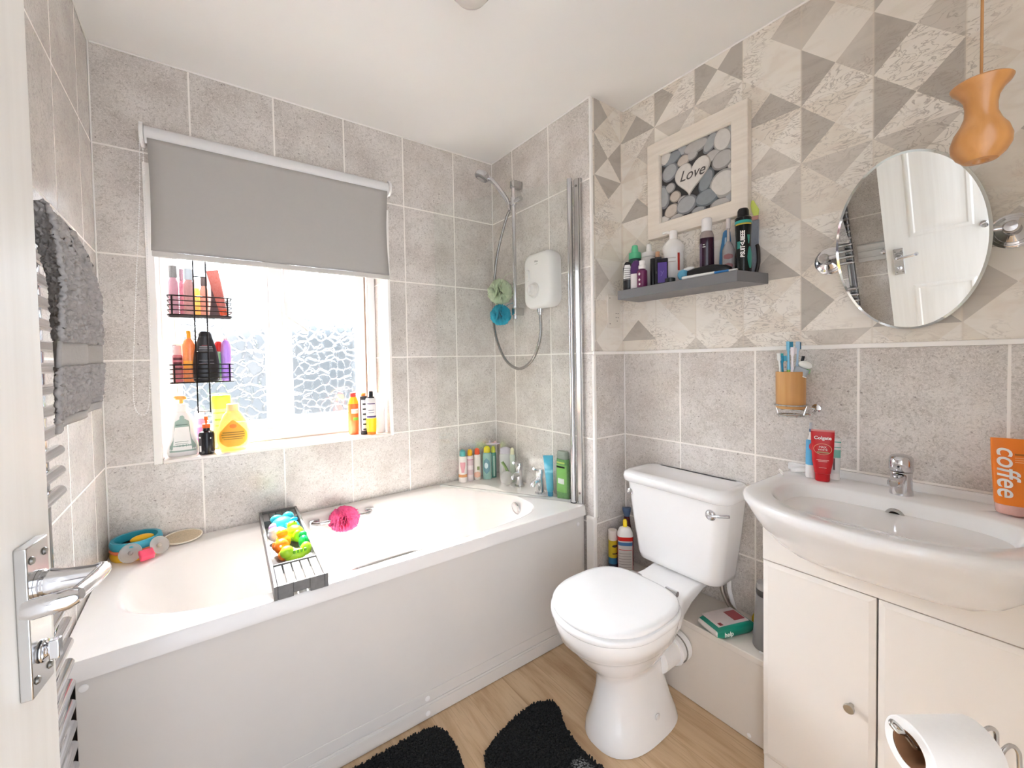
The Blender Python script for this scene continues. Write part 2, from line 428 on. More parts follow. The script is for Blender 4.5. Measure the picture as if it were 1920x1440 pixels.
OX0, OX1, OZ1 = 0.158, 1.063, 2.0          # window opening
b = MB()
b.box((-0.1, 0, -0.05), (OX0, 0.27, H + 0.1)); b.box((OX1, 0, -0.05), (XT + 0.02, 0.27, H + 0.1))
b.box((OX0, 0, -0.05), (OX1, 0.27, SILL - 0.014)); b.box((OX0, 0, OZ1), (OX1, 0.27, H + 0.1))
b.add([(OX1 - .0006, 0.002, SILL), (OX1 - .0006, 0.27, SILL), (OX1 - .0006, 0.27, OZ1), (OX1 - .0006, 0.002, OZ1)], [(0, 1, 2, 3)], 1)
struct(b.build('wall_back', [T_BACK, T_END], smooth=False))
struct(MB().box((-0.1, YF - .12, -0.05), (0, 0, H + 0.1)).build('wall_left', T_LEFT, smooth=False))
struct(MB().box((XT, YS + .0015, -0.05), (XR + 0.1, 0.27, H + 0.1)).build('wall_end', T_END, smooth=False))
struct(MB().box((-0.1, YF - .12, -0.05), (XR + .1, .27, 0)).build('floor', wood_floor(), smooth=False))
struct(MB().box((-0.1, YF - .12, H), (XR + .1, .27, H + .1)).build('ceiling', CEIL, smooth=False))
b = MB().box((0.815, YF - .12, -0.05), (XR + .1, YF, H + .1)).box((-0.1, YF - .12, -0.05), (0.03, YF, H + .1)).box((0.03, YF - .12, 2.0), (0.815, YF, H + .1))
struct(b.build('wall_front', WHITEWALL, smooth=False))

# faceted wallpaper above the dado: square lattice, each cell split by its diagonals into four triangles
LAT, U0, V0 = 0.1811, 0.1700, 0.0550
TONE = {'L': ('#f3ede4', '#ece4d9'), 'B': ('#ece4d8', '#e5dacd'), 'M': ('#d8d0c6', '#cec6bc'), 'D': ('#c0b9b0', '#b4ada4')}
SEEN = {  # (column, row): tones of the top, right, bottom, left triangle
 (-2,5):'BLBD', (-2,4):'LDLD', (-2,3):'DLLB', (-2,2):'BLBL', (-2,1):'LBLM', (-2,0):'BLLB', (-2,-1):'LBBM',
 (-1,5):'LLDB', (-1,4):'LMBL', (-1,3):'LBDL', (-1,2):'LBMB', (-1,1):'LLBL', (-1,0):'LLDL', (-1,-1):'BLLB',
 (0,5):'BLLD', (0,4):'MLBL', (0,3):'LBLB', (0,2):'BLLB', (0,1):'LBLL', (0,0):'BBLL', (0,-1):'LMLL',
 (1,5):'LDLD', (1,4):'MLLB', (1,3):'BLLM', (1,2):'LBBL', (1,1):'LLMB', (1,0):'LBLL', (1,-1):'LMLM',
 (2,5):'LMLL', (2,4):'LLDB', (2,3):'BLML', (2,2):'LMBB', (2,1):'LLDM', (2,0):'BLBL', (2,-1):'LBLM',
 (3,5):'LBLM', (3,4):'LMLD', (3,3):'BLBD', (3,2):'MLBB', (3,1):'LLBM', (3,0):'BLLD', (3,-1):'MLBL',
 (4,5):'BMLD', (4,4):'LMLD', (4,3):'LDLD', (4,2):'MLBB', (4,1):'LBLB', (4,0):'LBDL', (4,-1):'BLML',
 (5,5):'DLMB', (5,4):'DLLL', (5,3):'LBLB', (5,2):'LDBL', (5,1):'BLMB', (5,0):'LBLM', (5,-1):'LLDB'}
def clip(poly, ax, v, keep):
    o = []
    for i, q in enumerate(poly):
        r = poly[i - 1]; a, c = (r[ax] - v) * keep, (q[ax] - v) * keep
        if (a < 0) != (c < 0):
            t = a / (a - c); o.append((r[0] + (q[0]-r[0])*t, r[1] + (q[1]-r[1])*t))
        if c >= 0: o.append(q)
    return o
def paper(mb, u0, u1, place, base_mi):
    order = 'LBMD'; rnd = random.Random(3)
    for i in range(-3, 8):
        for j in range(-1, 7):
            tl = SEEN.get((i, j)) or ''.join(rnd.choice('LLBBMD') for _ in range(4))
            a, c = U0 + LAT*(i-0), V0 + LAT*j*1.0094 ; d, e = a + LAT, c + LAT*1.0094
            k = ((a + d)/2, (c + e)/2)
            for tone, tri in zip(tl, (((a, e), (d, e), k), ((d, e), (d, c), k), ((d, c), (a, c), k), ((a, c), (a, e), k))):
                q = list(tri)
                for ax, v, kp in ((0, u0, 1), (0, u1, -1), (1, 0.0, 1), (1, H - DADO, -1)):
                    q = clip(q, ax, v, kp)
                    if len(q) < 3: break
                if len(q) >= 3: mb.add([place(*z) for z in q], [tuple(range(len(q)))], base_mi + order.index(tone))
RP = [paper_mat('wallpaper ' + t, *TONE[t], 'Y', YS - U0) for t in 'LBMD']
RP2 = [paper_mat('wallpaper return ' + t, *TONE[t], 'X', XR + U0 - LAT) for t in 'LBMD']
b = MB().box((XR + .0015, YF - .12, -0.05), (XR + .1, YS, H + .1))
b.add([(XR, YS, -.01), (XR, YF, -.01), (XR, YF, DADO), (XR, YS, DADO)], [(0, 1, 2, 3)])
paper(b, 0.0, YS - YF, lambda u, v: (XR, YS - u, DADO + v), 1)
struct(b.build('wall_right', [T_RIGHT] + RP, smooth=False))
b = MB().add([(XT, YS, -.01), (XR, YS, -.01), (XR, YS, DADO), (XT, YS, DADO)], [(0, 1, 2, 3)])
# u runs on round the corner, so the strip's u is negative
paper(b, -(XR - XT), 0.0, lambda u, v: (XR + u, YS, DADO + v), 1)
struct(b.build('wall_return', [T_RET] + RP2, smooth=False))

# trims
def strip(n, a, c, m=TRIMW, bev=0.0015):
    return struct(MB().box(a, c).build('trim_%d' % n, m, bevel=bev))
strip(1, (XR - .008, YF + .002, DADO - .007), (XR - .0002, YS - .009, DADO + .007))
strip(2, (XT - .004, YS - .009, DADO - .007), (XR - .0002, YS - .0002, DADO + .007))
strip(3, (XT - .005, YS - .006, DADO + .0075), (XT + .007, YS + .007, H - .001), bev=.003)
strip(4, (XT - .004, YS - .008, RIM - .045), (XT + .011, YS + .006, DADO - .0075), bev=.003)
strip(5, (0.0002, -.005, RIM + .004), (.005, -.0002, H - .001))
strip(6, (XT - .004, -.004, RIM + .004), (XT - .0002, -.0002, H - .001))
strip(7, (XR - .005, YS - .005, .3), (XR - .0002, YS - .0002, DADO - .008))
strip(8, (XR - .004, YF + .002, H - .006), (XR - .0002, YS - .006, H - .0002))
strip(9, (.006, -.004, H - .006), (XT - .005, -.0002, H - .0002))
strip(10, (XT - .004, YS, H - .006), (XT - .0002, -.005, H - .0002))
strip(11, (0.0002, YF + .05, H - .006), (.004, -.006, H - .0002))
# white filler board beside the bath panel
strip(12, (XT - .012, YS - .0015, .002), (XT + .010, -.7175, RIM - .046))
# window opening edge beads and the tiled sill
strip(13, (OX0 - .022, -.005, SILL - .012), (OX0 + .004, .21, OZ1))
strip(14, (OX1 - .004, -.005, SILL - .012), (OX1 + .010, .012, OZ1))
b = MB().box((OX0 + .0045, -.006, SILL - .013), (OX1 - .0045, .262, SILL))
struct(b.build('trim_15', mat('sill tile', '#f3ede8', 0.25, var=.015), bevel=.003))

# the window: fixed light on the left, opening sash on the right
FY0, FY1 = 0.190, 0.245
b = MB()
fx0, fx1 = OX0 + .004, OX1 - .002
b.box((fx0, FY0, SILL + .001), (fx1, FY1, .945)); b.box((fx0, FY0, 1.93), (fx1, FY1, OZ1 - .001))
b.box((fx0, FY0, .9455), (.205, FY1, 1.93)); b.box((1.018, FY0, .9455), (fx1, FY1, 1.93))
b.box((.557, FY0 - .006, .9455), (.615, FY1, 1.93))
w = struct(b.build('window_1', UPVC, bevel=.004))
GL = obscure_glass()
def pane(x0, x1, z0, z1):
    o = MB().box((x0, .214, z0), (x1, .219, z1)).build('pane', GL, w, smooth=False)
b = MB()   # beads of the fixed light
for x0, x1, z0, z1 in ((.206, .222, .946, 1.929), (.541, .556, .946, 1.929), (.2225, .5405, .946, .985), (.2225, .5405, 1.905, 1.929)):
    b.box((x0, FY0 + .006, z0), (x1, FY1 - .008, z1))
b.build('glazing_bead', UPVC, w, bevel=.003)
b = MB()   # opening sash
for x0, x1, z0, z1 in ((.618, .650, .948, 1.926), (.955, 1.000, .948, 1.926), (.6505, .9545, .948, .995), (.6505, .9545, 1.885, 1.926)):
    b.box((x0, FY0 - .014, z0), (x1, FY0 + .030, z1))
b.build('sash', UPVC, w, bevel=.006)
MB().box((1.0005, FY0 - .004, .946), (1.0095, FY0 + .02, 1.93)).build('frame_gap_seal', mat('brown seal', '#9a7a63', .6), w)
b = MB().box((.223, .206, 1.470), (.540, .2135, 1.487)).box((.372, .206, 1.4875), (.389, .2135, 1.904)); b.build('glazing_bar', UPVC, w, bevel=.002)
b = MB().box((.651, .206, 1.470), (.954, .2135, 1.487)).box((.782, .206, 1.4875), (.799, .2135, 1.884)); b.build('glazing_bar', UPVC, w, bevel=.002)
pane(.221, .542, .984, 1.906); pane(.649, .956, .994, 1.886)
hd = MB().box((.622, FY0 - .028, 1.405), (.642, FY0 - .0145, 1.475)).build('window_handle', mat('white handle', '#f7f4ea', .3), w, bevel=.004)
MB().tube(spline([(.632, FY0 - .034, 1.46), (.655, FY0 - .044, 1.443), (.715, FY0 - .046, 1.398)], 6), [.010]*7 + [.009]*6, 10).build('lever', mat('white handle', '#f7f4ea', .3), hd)

# ------------------------------------------------------------------ the open door
PW = grain_mat('white woodgrain door', '#e3ddd3', '#e9e4db', 2, 55, .38, .05)
DW = 0.762
door = MB()
door.box((-.035, 0, .008), (0, DW, 1.981))
door = struct(door.build('door_1', PW, bevel=.0015)); door.location = (.0368, -2.1073, 0); door.rotation_euler = (0, 0, -math.radians(8.47))
for (y0, y1) in ((.105, .350), (.415, .660)):
    for z0, z1 in ((.20, .84), (1.12, 1.86)):
        b = MB()
        r = []
        for ins, x in ((0, .0002), (.008, .0055), (.020, .0055), (.026, .0012), (.045, .0012), (.058, .0050)):
            r.append([(x, y0 + ins, z0 + ins), (x, y1 - ins, z0 + ins), (x, y1 - ins, z1 - ins), (x, y0 + ins, z1 - ins)])
        b.loft(r, False, True).build('door_panel', PW, door, bevel=.0012)
pc = DW - .0518
pl = MB().box((.0003, pc - .021, .9186), (.010, pc + .021, 1.0706)).build('handle_plate', CHROME_SATIN, door, bevel=.0012)
SCREW = mat('screw steel', '#8b8983', .3, 1.0)
for dy in (-.0125, .0125):
    for z in (.9335, 1.0555):
        MB().lathe([(.0, .0122), (.003, .0120), (.0042, .0102)][::-1], 14, M=Matrix.Rotation(PI/2, 4, 'Y')).xf(Matrix.Translation((0, pc + dy, z))).build('screw', SCREW, pl)
lv = MB()
zl = 1.026
lv.lathe([(.0145, .0102), (.0145, .013), (.0125, .014), (.0125, .016), (.0135, .017), (.0135, .020), (.0110, .030), (.0100, .048), (.0098, .056)], 24, M=Matrix.Translation((0, pc, zl)) @ Matrix.Rotation(PI/2, 4, 'Y'))
lv.tube(spline([(.046, pc + .007, zl - .003), (.056, pc + .007, zl + .002), (.060, pc - .004, zl + .003), (.061, pc - .040, zl + .006), (.060, pc - .066, zl + .008)], 6), [.0068]*4 + [.0072]*21, 14)
lv.tube([(.0640, pc - .071, zl + .0085), (.058, pc - .073, zl + .008), (.034, pc - .074, zl + .006), (.028, pc - .074, zl + .006)], [.006, .0088, .0092, .0075], 16)
lv.build('lever', CHROME, door)
b = MB().lathe([(.0115, .0102), (.0115, .0125), (.007, .0135), (.006, .016)], 20, M=Matrix.Translation((0, pc, .956)) @ Matrix.Rotation(PI/2, 4, 'Y'))
b.box((.0155, pc - .0045, .946), (.024, pc + .0045, .966)); b.build('thumb_turn', CHROME, door, bevel=.0015)
hk = MB().lathe([(.016, .0005), (.016, .004), (.007, .007), (.006, .020), (.012, .026), (.0145, .033), (.011, .040), (.001, .042)], 20, M=Matrix.Translation((0, .382, 1.115)) @ Matrix.Rotation(PI/2, 4, 'Y'))
hk.build('coat_hook', CHROME, door)
# door lining round the doorway behind the viewer
b = MB().box((.815, YF - .12, 0), (.850, YF + .016, 2.03)).box((.03, YF - .12, 2.0), (.815, YF + .016, 2.03))
struct(b.build('trim_16', PAINT, bevel=.003))

# pipe boxing along the toilet wall
b = MB().box((1.703, -1.4775, .0015), (XR - .002, YS - .004, .268)).box((1.697, -1.4775, .2685), (XR - .002, YS - .004, .290))
bx = tag(b.build('pipe_boxing', mat('boxing board', '#ded6cc', .4, var=.02), bevel=.0025), 'low white boxed-in pipe casing along the toilet wall', 'boxing')
for q in ((1.7025, -1.405, .018),):
    MB().lathe([(.0, .002), (.006, .0015), (.007, 0)][::-1], 12, M=Matrix.Translation(q) @ Matrix.Rotation(-PI/2, 4, 'Y')).build('screw_cap', WHITEP, bx)
MB().lathe([(.008, 0), (.008, .002), (.0, .003)], 12, M=Matrix.Translation((1.735, -1.43, .2902))).build('screw_cap', WHITEP, bx)
# ------------------------------------------------------------------ bath
BX0, BX1, BY0, BY1 = .003, XT - .003, -.7145, -.003
bath = thing('bathtub', 'white panelled bathtub under the frosted window', 'bathtub', (0, 0, 0))
NB = 120
def bring(x0, x1, y0, y1, nl, nr, z, dz=0):
    """bath outline ring: superellipse with a rounder head end (left) and squarer tap end"""
    cx, cy = (x0 + x1)/2, (y0 + y1)/2; o = []
    for k in range(NB):
        a = 2*PI*k/NB; c, s_ = math.cos(a), math.sin(a); n = nr if c > 0 else nl
        x = cx + (x1-x0)/2*math.copysign(abs(c)**(2/n), c); y = cy + (y1-y0)/2*math.copysign(abs(s_)**(2/n), s_)
        o.append((x, y, z + dz*(x - cx)/(x1 - x0)))
    return o
R = []
R.append(bring(BX0, BX1, BY0, BY1, 90, 90, .535)); R.append(bring(BX0, BX1, BY0, BY1, 60, 60, .574)); R.append(bring(BX0+.003, BX1-.003, BY0+.005, BY1-.003, 60, 60, RIM))
ix0, ix1, iy0, iy1 = .075, 1.535, -.662, -.050
R.append(bring(ix0-.012, ix1+.012, iy0-.010, iy1+.010, 3.0, 5.0, RIM))
R.append(bring(ix0, ix1, iy0, iy1, 3.0, 5.0, RIM-.004))
R.append(bring(ix0+.012, ix1-.006, iy0+.008, iy1-.008, 3.0, 5.0, RIM-.018))
R.append(bring(ix0+.045, ix1-.020, iy0+.022, iy1-.022, 3.0, 5.0, .50))
R.append(bring(ix0+.105, ix1-.045, iy0+.045, iy1-.045, 3.0, 4.6, .40))
R.append(bring(ix0+.180, ix1-.070, iy0+.065, iy1-.065, 3.0, 4.2, .28))
R.append(bring(ix0+.235, ix1-.090, iy0+.085, iy1-.085, 3.0, 4.0, .195))
R.append(bring(ix0+.300, ix1-.130, iy0+.125, iy1-.125, 3.0, 4.0, .165))
R.append(bring(ix0+.420, ix1-.30, iy0+.24, iy1-.24, 3.0, 4.0, .158))
MB().loft(R, False, True).build('tub_shell', ACRYL, bath, angle=42)
b = MB().box((.036, -.703, .002), (XT - .0125, -.690, .534)); pn = b.build('front_panel', PANELW, bath, bevel=.0015)
b = MB().box((.036, -.7085, .0022), (XT - .0125, -.7032, .055)).box((.036, -.7115, .0021), (XT - .0125, -.7087, .048)); b.build('plinth_strip', PANELW, bath, bevel=.002)
b = MB().box((.036, -.7062, .0552), (XT - .0125, -.7032, .094)); b.build('plinth_strip', PANELW, bath, bevel=.002)
for x, z in ((.050, .512), (.901, .070), (.899, .022), (1.655, .500)):
    yy = -.7063 if .05 < z < .1 else (-.7116 if z < .05 else -.7031)
    MB().lathe([(.009, 0), (.009, .0015), (.006, .003), (.0, .003)], 14, M=Matrix.Translation((x, yy, z)) @ Matrix.Rotation(PI/2, 4, 'X')).build('screw_cap', WHITEP, bath)
for y, sgn, xa, xb in ((-.078, -1, .665, .925), (-.632, 1, .672, .925)):
    z = .548
    pts = spline([(xa, y + sgn*.0, z), (xa + .02, y + sgn*.020, z), (xa + .06, y + sgn*.026, z), (xb - .06, y + sgn*.026, z), (xb - .02, y + sgn*.020, z), (xb, y + sgn*.0, z)], 6)
    b = MB().tube(pts, .009, 12); b.box((xa - .012, y - .004, z - .020), (xa + .03, y + .004, z + .014)); b.box((xb - .03, y - .004, z - .020), (xb + .012, y + .004, z + .014))
    b.build('grab_handle', CHROME, bath, bevel=.002)
ov = MB().lathe([(.030, 0), (.030, .004), (.024, .008), (.010, .009), (.0, .009)], 28, M=Matrix.Translation((1.5145, -.43, .527)) @ Matrix.Rotation(-PI/2 - .16, 4, 'Y'))
ov.build('overflow_cover', CHROME, bath)
MB().lathe([(.036, 0), (.036, .003), (.026, .004), (.0, .002)], 28, M=Matrix.Translation((1.12, -.355, .1595))).build('plughole', CHROME, bath)

# bath pillar taps
def bath_tap(x, y, rz, label, lift):
    t = thing('bath_tap', label, 'tap', (x, y, RIM + .0008), rz, 'pillar taps on the bath deck')
    b = MB().lathe([(.026, 0), (.026, .006), (.020, .009), (.019, .085), (.0205, .088), (.0205, .112), (.018, .122), (.004, .126)], 28)
    b.build('body', CHROME, t)
    b = MB().tube(spline([(0, 0, .062), (-.028, 0, .066), (-.052, 0, .060), (-.060, 0, .046)], 6), [.014]*7 + [.013]*6 + [.0125]*6, 16); b.build('spout', CHROME, t)
    b = MB().tube(spline([(0, 0, .116), (-.02, 0, .121), (-.050, 0, .128 + lift)], 5), [.0085, .0085, .008, .008, .0075, .0075, .007, .007, .0065, .0065, .006], 12); b.build('lever', CHROME, t)
bath_tap(1.640, -.300, .25, 'chrome bath tap nearer the window wall among the corner bottles', .004)
bath_tap(1.645, -.458, .20, 'chrome bath tap next to the blue tube and the green shower gel', .004)

# folding glass bath screen hinged on the end wall
CG = clear_glass()
sx, sy = 1.679, -.655
scr = thing('bath_screen', 'clear glass bath screen folded in over the tap end', 'bath screen', (sx, sy, 0))
dirn = Vector((1.297 - sx, -.030 - sy, 0)).normalized(); ln = .718
gl = MB().box((.010, -.0025, RIM + .012), (ln, .0025, 2.052)).build('glass_panel', CG, scr, smooth=False, bevel=.0008); gl.rotation_euler = (0, 0, math.atan2(dirn.y, dirn.x))
MB().box((.014, -.004, RIM + .001), (ln - .004, .004, RIM + .0115)).build('bottom_seal', clear_plastic('seal strip', '#dfe0dc', .5), scr).rotation_euler = (0, 0, math.atan2(dirn.y, dirn.x))
b = MB().tube([(0, 0, RIM + .004), (0, 0, 2.060)], .0125, 20); b.build('hinge_post', CHROME, scr)
MB().tube([(0, 0, RIM + .001), (0, 0, RIM + .0038)], .0145, 20).build('post_cap', BLACKP, scr)
b = MB().box((XT - .017 - sx, -.052, RIM + .002), (XT - .001 - sx, -.014, 2.052)).box((XT - .022 - sx, -.046, RIM + .002), (XT - .0172 - sx, -.020, 2.052)).build('wall_channel', CHROME_SATIN, scr, bevel=.002)
for z in (RIM + .05, 2.02):
    MB().lathe([(.0, 0), (.004, .0005), (.005, .001)][::-1], 10, M=Matrix.Translation((XT - .0225 - sx, -.033, z)) @ Matrix.Rotation(-PI/2, 4, 'Y')).build('screw', SCREW, scr)

# electric shower
un = thing('electric_shower', 'white electric shower box with dial on the tap-end wall', 'shower unit', (XT - .0012, -.467, 1.632))
P_ = []
for x, hy, hz, r_ in ((0, .099, .131, .045), (-.024, .103, .136, .048), (-.048, .103, .136, .048), (-.064, .097, .130, .045), (-.0705, .085, .118, .04), (-.0712, .05, .07, .025)):
    P_.append([(x, q[0], q[1]) for q in rrect(hy, hz, r_, k=7)])
MB().loft(P_).build('casing', WHITEP, un, angle=50)
RX = Matrix.Rotation(-PI/2, 4, 'Y')
dl = MB().lathe([(.038, 0), (.036, .004), (.031, .006), (.029, .020), (.026, .026), (.0, .027)], 32, M=Matrix.Translation((-.0708, .018, -.048)) @ RX); dl.build('temperature_dial', mat('dial white', '#e6e3e0', .25), un)
MB().box((-.104, .012, -.062), (-.0965, .024, -.028)).build('dial_grip', WHITEP, un, bevel=.003)
bt = MB().loft([[(-.0700 - dx, .062 + q[0], .030 + q[1]) for q in rrect(.013*s_, .028*s_, .012*s_, k=6)] for dx, s_ in ((0, 1), (.008, 1), (.011, .9))]); bt.build('power_button', mat('dial white', '#e6e3e0', .25), un)
text(un, 'lettering', 'Mira', .014, GREYT, (-.0712, 0, .090), (PI/2, 0, -PI/2))
MB().box((-.0712, -.010, .076), (-.0706, .010, .0775)).build('small_print', GREYT, un)
b = MB().lathe([(.014, 0), (.014, -.018), (.011, -.020), (.010, -.03)], 18, c=(-.040, .010, -.137)); b.build('outlet_nut', CHROME, un)

rail = thing('shower_rail', 'chrome shower riser rail on the tap-end wall', 'shower rail', (XT - .05, -.268, 0))
MB().tube([(0, 0, 1.46), (0, 0, 2.185)], .0105, 18).build('riser_bar', CHROME, rail)
for z in (2.165, 1.50):
    b = MB().box((-.014, -.016, z - .020), (.0485, .016, z + .020)); b.build('wall_bracket', CHROME_SATIN, rail, bevel=.006)
sl = MB().tube([(0, 0, 2.055), (0, 0, 2.095)], .017, 16).tube([(0, -.040, 2.075), (0, .030, 2.075)], .010, 14).build('slider', CHROME, rail)
MB().tube([(0, -.062, 2.075), (0, -.0405, 2.075)], .013, 14).build('slider_knob', CHROME, sl)

hs = thing('hand_shower', 'chrome hand shower head resting in the rail slider', 'hand shower', (XT - .05, -.232, 2.075))
hp = Vector((1.553 - (XT - .05), -.135 + .232, 2.235 - 2.075))
pts = spline([(0, 0, -.035), (-.012, .006, .02), (-.055, .045, .105), tuple(hp + Vector((.022, -.015, -.004)))], 7)
MB().tube(pts, [.0095 + .0035*math.sin(PI*i/(len(pts)-1)*.9) for i in range(len(pts))], 16).build('handle', CHROME, hs)
hm = Matrix.Translation(hp) @ Vector((-.35, .30, -.89)).to_track_quat('Z', 'Y').to_matrix().to_4x4()
MB().lathe([(.0, -.024), (.020, -.022), (.036, -.012), (.042, .002), (.042, .012), (.038, .015)], 32, M=hm).build('head', CHROME, hs)
MB().lathe([(.037, .0151), (.034, .020), (.0, .021)], 32, M=hm).build('spray_face', mat('grey spray face', '#7d7b79', .4), hs)
MB().lathe([(.022, .0212), (.020, .0235), (.0, .0235)], 24, M=hm).build('spray_nozzles', mat('light spray ring', '#b4b1ae', .4), hs)
ho = spline([(XT - .0412, -.457, 1.464), (XT - .042, -.455, 1.36), (XT - .044, -.40, 1.25), (XT - .043, -.285, 1.197), (XT - .044, -.165, 1.245), (XT - .048, -.085, 1.37), (XT - .052, -.066, 1.50), (XT - .058, -.085, 1.66), (XT - .062, -.130, 1.83), (XT - .056, -.200, 1.99), (XT - .0505, -.230, 2.036)], 10)
rr = [.0072 + .0006*(i % 2) for i in range(len(ho))]
tag(MB().tube(ho, rr, 10).build('shower_hose', brushed('hose steel', '#aaa7a5', .25)), 'silver shower hose looping down from the white shower box', 'hose')

# net puffs
def puff(name, label, c, r, m, group=None, squash=1.0, n=70, loop=None):
    b = MB(); rnd = random.Random(hash(name + label) % 1000 if False else len(label))
    for i in range(n):
        d = Vector((rnd.gauss(0, 1), rnd.gauss(0, 1), rnd.gauss(0, 1))).normalized()
        q = d.to_track_quat('Z', 'Y').to_matrix(); ph = rnd.random()*6; amp = .25 + .2*rnd.random(); w = .34 + .2*rnd.random()
        rows = []
        for j in range(3):
            row = []
            for k in range(13):
                a = (k/12 - .5)*2.6
                rad = r*(.35 + .36*j + .05*math.sin(5*a + ph))
                lat = r*w*a*.55; hgt = r*amp*math.sin(3.2*a + ph)*(.3 + .5*j)
                row.append(q @ Vector((lat*(0.5 + .35*j), hgt, rad*math.cos(a*.38))))
            rows.append(row)
        b.loft(rows, False, False, closed=False)
    b.v = [(x, y, z*squash) for x, y, z in b.v]
    o = b.build(name, m, solid=.0007); o.location = c
    if loop:
        MB().tube(spline(loop, 6), .0012, 6).build('cord', m, o)
    return tag(o, label, 'bath puff', group)
def netting(name, h): return mat(name, h, .65, var=.12, scale=40)
puff('bath_puff', 'pale sage green net puff hanging on the shower rail', (XT - .088, -.186, 1.612), .060, netting('sage net', '#c6d3b4'), 'net puffs hanging on the shower rail', loop=[(0, 0, .03), (.01, -.03, .08), (.035, -.064, .10)])
puff('bath_puff', 'turquoise net puff hanging below the sage green one', (XT - .088, -.186, 1.488), .050, netting('turquoise net', '#19a9c4'), 'net puffs hanging on the shower rail', loop=[(0, 0, .03), (.022, -.03, .05), (.036, -.064, .06)])
puff('bath_puff', 'pink net puff tucked behind the grab handle in the bath', (.795, -.100, .545), .060, netting('pink net', '#f2669b'), squash=.8)

# ------------------------------------------------------------------ roller blind
bl = thing('roller_blind', 'grey roller blind half lowered over the frosted window', 'blind', (0, -.052, 0))
BF = mat('grey blind cloth', '#b6b3af', .8, var=.02, scale=60)
BG = mat('pale blind roll', '#e4e4e4', .75, var=.02)
MB().tube([(.150, 0, 2.082), (1.050, 0, 2.082)], .029, 28).build('roller', BG, bl)
rows = []
for i in range(25):
    t = i/24; z = 2.060 - t*(2.060 - 1.662)
    rows.append([(.158 + .884*k/20 + (.004*math.sin(PI*t) if k == 0 else (-.010*math.sin(PI*t) if k == 20 else 0)), -.0285 + .004*math.sin(t*5)*0 , z) for k in range(21)])
MB().loft(rows, False, False, closed=False).build('cloth', BF, bl, solid=.0012)
MB().box((.160, -.0335, 1.640), (1.042, -.0235, 1.6615)).build('bottom_bar', mat('blind hem', '#d2cec9', .7), bl, bevel=.004)
for x0, x1 in ((.136, .1485), (1.0515, 1.064)):
    b = MB().box((x0, -.018, 2.052), (x1, .050, 2.118)); b.lathe([(.033, x0), (.033, x1)], 24, M=Matrix.Translation((0, -.004, 2.082)) @ Matrix.Rotation(PI/2, 4, 'Y'))
    b.build('end_bracket', WHITEP, bl, bevel=.002)
# beaded chain
ch = MB()
pts = spline([(.146, -.022, 2.06), (.147, -.020, 1.75), (.146, -.018, 1.42), (.140, -.016, 1.22), (.132, -.014, 1.10), (.114, -.014, 1.072), (.094, -.014, 1.105), (.094, -.016, 1.22), (.110, -.020, 1.5), (.132, -.024, 1.85), (.138, -.026, 2.06)], 40)
cum = 0; last = pts[0]; beads = []
for q in pts[1:]:
    cum += (q - last).length; last = q
    if cum > .0072: beads.append(q); cum = 0
for q in beads: ch.ball(q, .0024, seg=6)
ch.tube(pts[::5], .0006, 4)
ch.build('bead_chain', WHITEP, bl)

# ------------------------------------------------------------------ heated towel rail on the left wall
rad = thing('towel_radiator', 'chrome ladder towel radiator on the left wall behind the door', 'radiator', (0, 0, 0))
for y in (-.889, -1.160):
    b = MB().loft([[(.034 + q[0], y + q[1], z) for q in ((x_, y_) for x_, y_, _ in rrect(.016, .020, .012, k=4))] for z in (.26, 1.470)]); b.build('post', STEEL, rad)
    MB().tube([(.034, y, .0015), (.034, y, .2595)], .009, 12).build('pipe_tail', CHROME_SATIN, rad)
    for z in (.42, 1.30):
        MB().tube([(.0015, y, z), (.0175, y, z)], .012, 12).build('wall_bracket', CHROME_SATIN, rad)
zz = [1.445 - .0395*k for k in range(12)] + [.835 - .0415*k for k in range(14)]
for z in zz:
    pts = [(.061, -1.186, z), (.062, -1.178, z), (.062, -.880, z), (.061, -.871, z)]
    MB().tube(pts, [.004, .0105, .0105, .004], 14).build('rung', CHROME, rad)

# grey towel over the top rungs
TOW = mat('grey terry', '#aaa5a1', .95, var=.35, scale=120, bump=1.0)
TOWB = mat('grey towel band', '#aaa59f', .85, var=.06, scale=200, bump=.4)
EDGE = [(1.492, -1.040), (1.484, -.990), (1.470, -.950), (1.443, -.908), (1.387, -.862), (1.320, -.842), (1.245, -.822), (1.19, -.832), (1.165, -.850), (1.150, -.870)]
def edge_y(z):
    for (za, ya), (zb_, yb) in zip(EDGE, EDGE[1:]):
        if zb_ <= z <= za: return ya + (yb - ya)*(za - z)/(za - zb_)
    return EDGE[0][1] if z > EDGE[0][0] else EDGE[-1][1]
def towel_grid(z0, z1, n, m, amp=.0030, off=0.0, rnd=random.Random(5)):
    rows = []
    for i in range(n + 1):
        t = i/n; z = z0 + (z1 - z0)*t
        s_ = max(0, min(1, (1.492 - z)/.33))
        yl = -1.155 - .035*s_; yr = edge_y(z)
        row = []
        for j in range(m + 1):
            u = j/m
            y = yr + u*(yl - yr)
            fold = math.sin(u*13 + 1.2)*.014*(1.15 - .8*s_) + math.sin(u*19 + .5)*.004*(1 - s_)
            x = .094 + .026*min(1, s_*3)**.5 + fold + off - .012*max(0, .08 - u)/.08
            row.append((x + rnd.uniform(-amp, amp), y + rnd.uniform(-amp, amp)*.6, z + rnd.uniform(-amp, amp)*.4 - .012*u*s_))
        rows.append(row)
    return rows
tw = thing('towel', 'grey terry towel with woven band hanging over the towel radiator', 'towel', (0, 0, 0))
MB().loft(towel_grid(1.490, 1.294, 60, 84), False, False, closed=False).build('upper_cloth', TOW, tw, solid=.006)
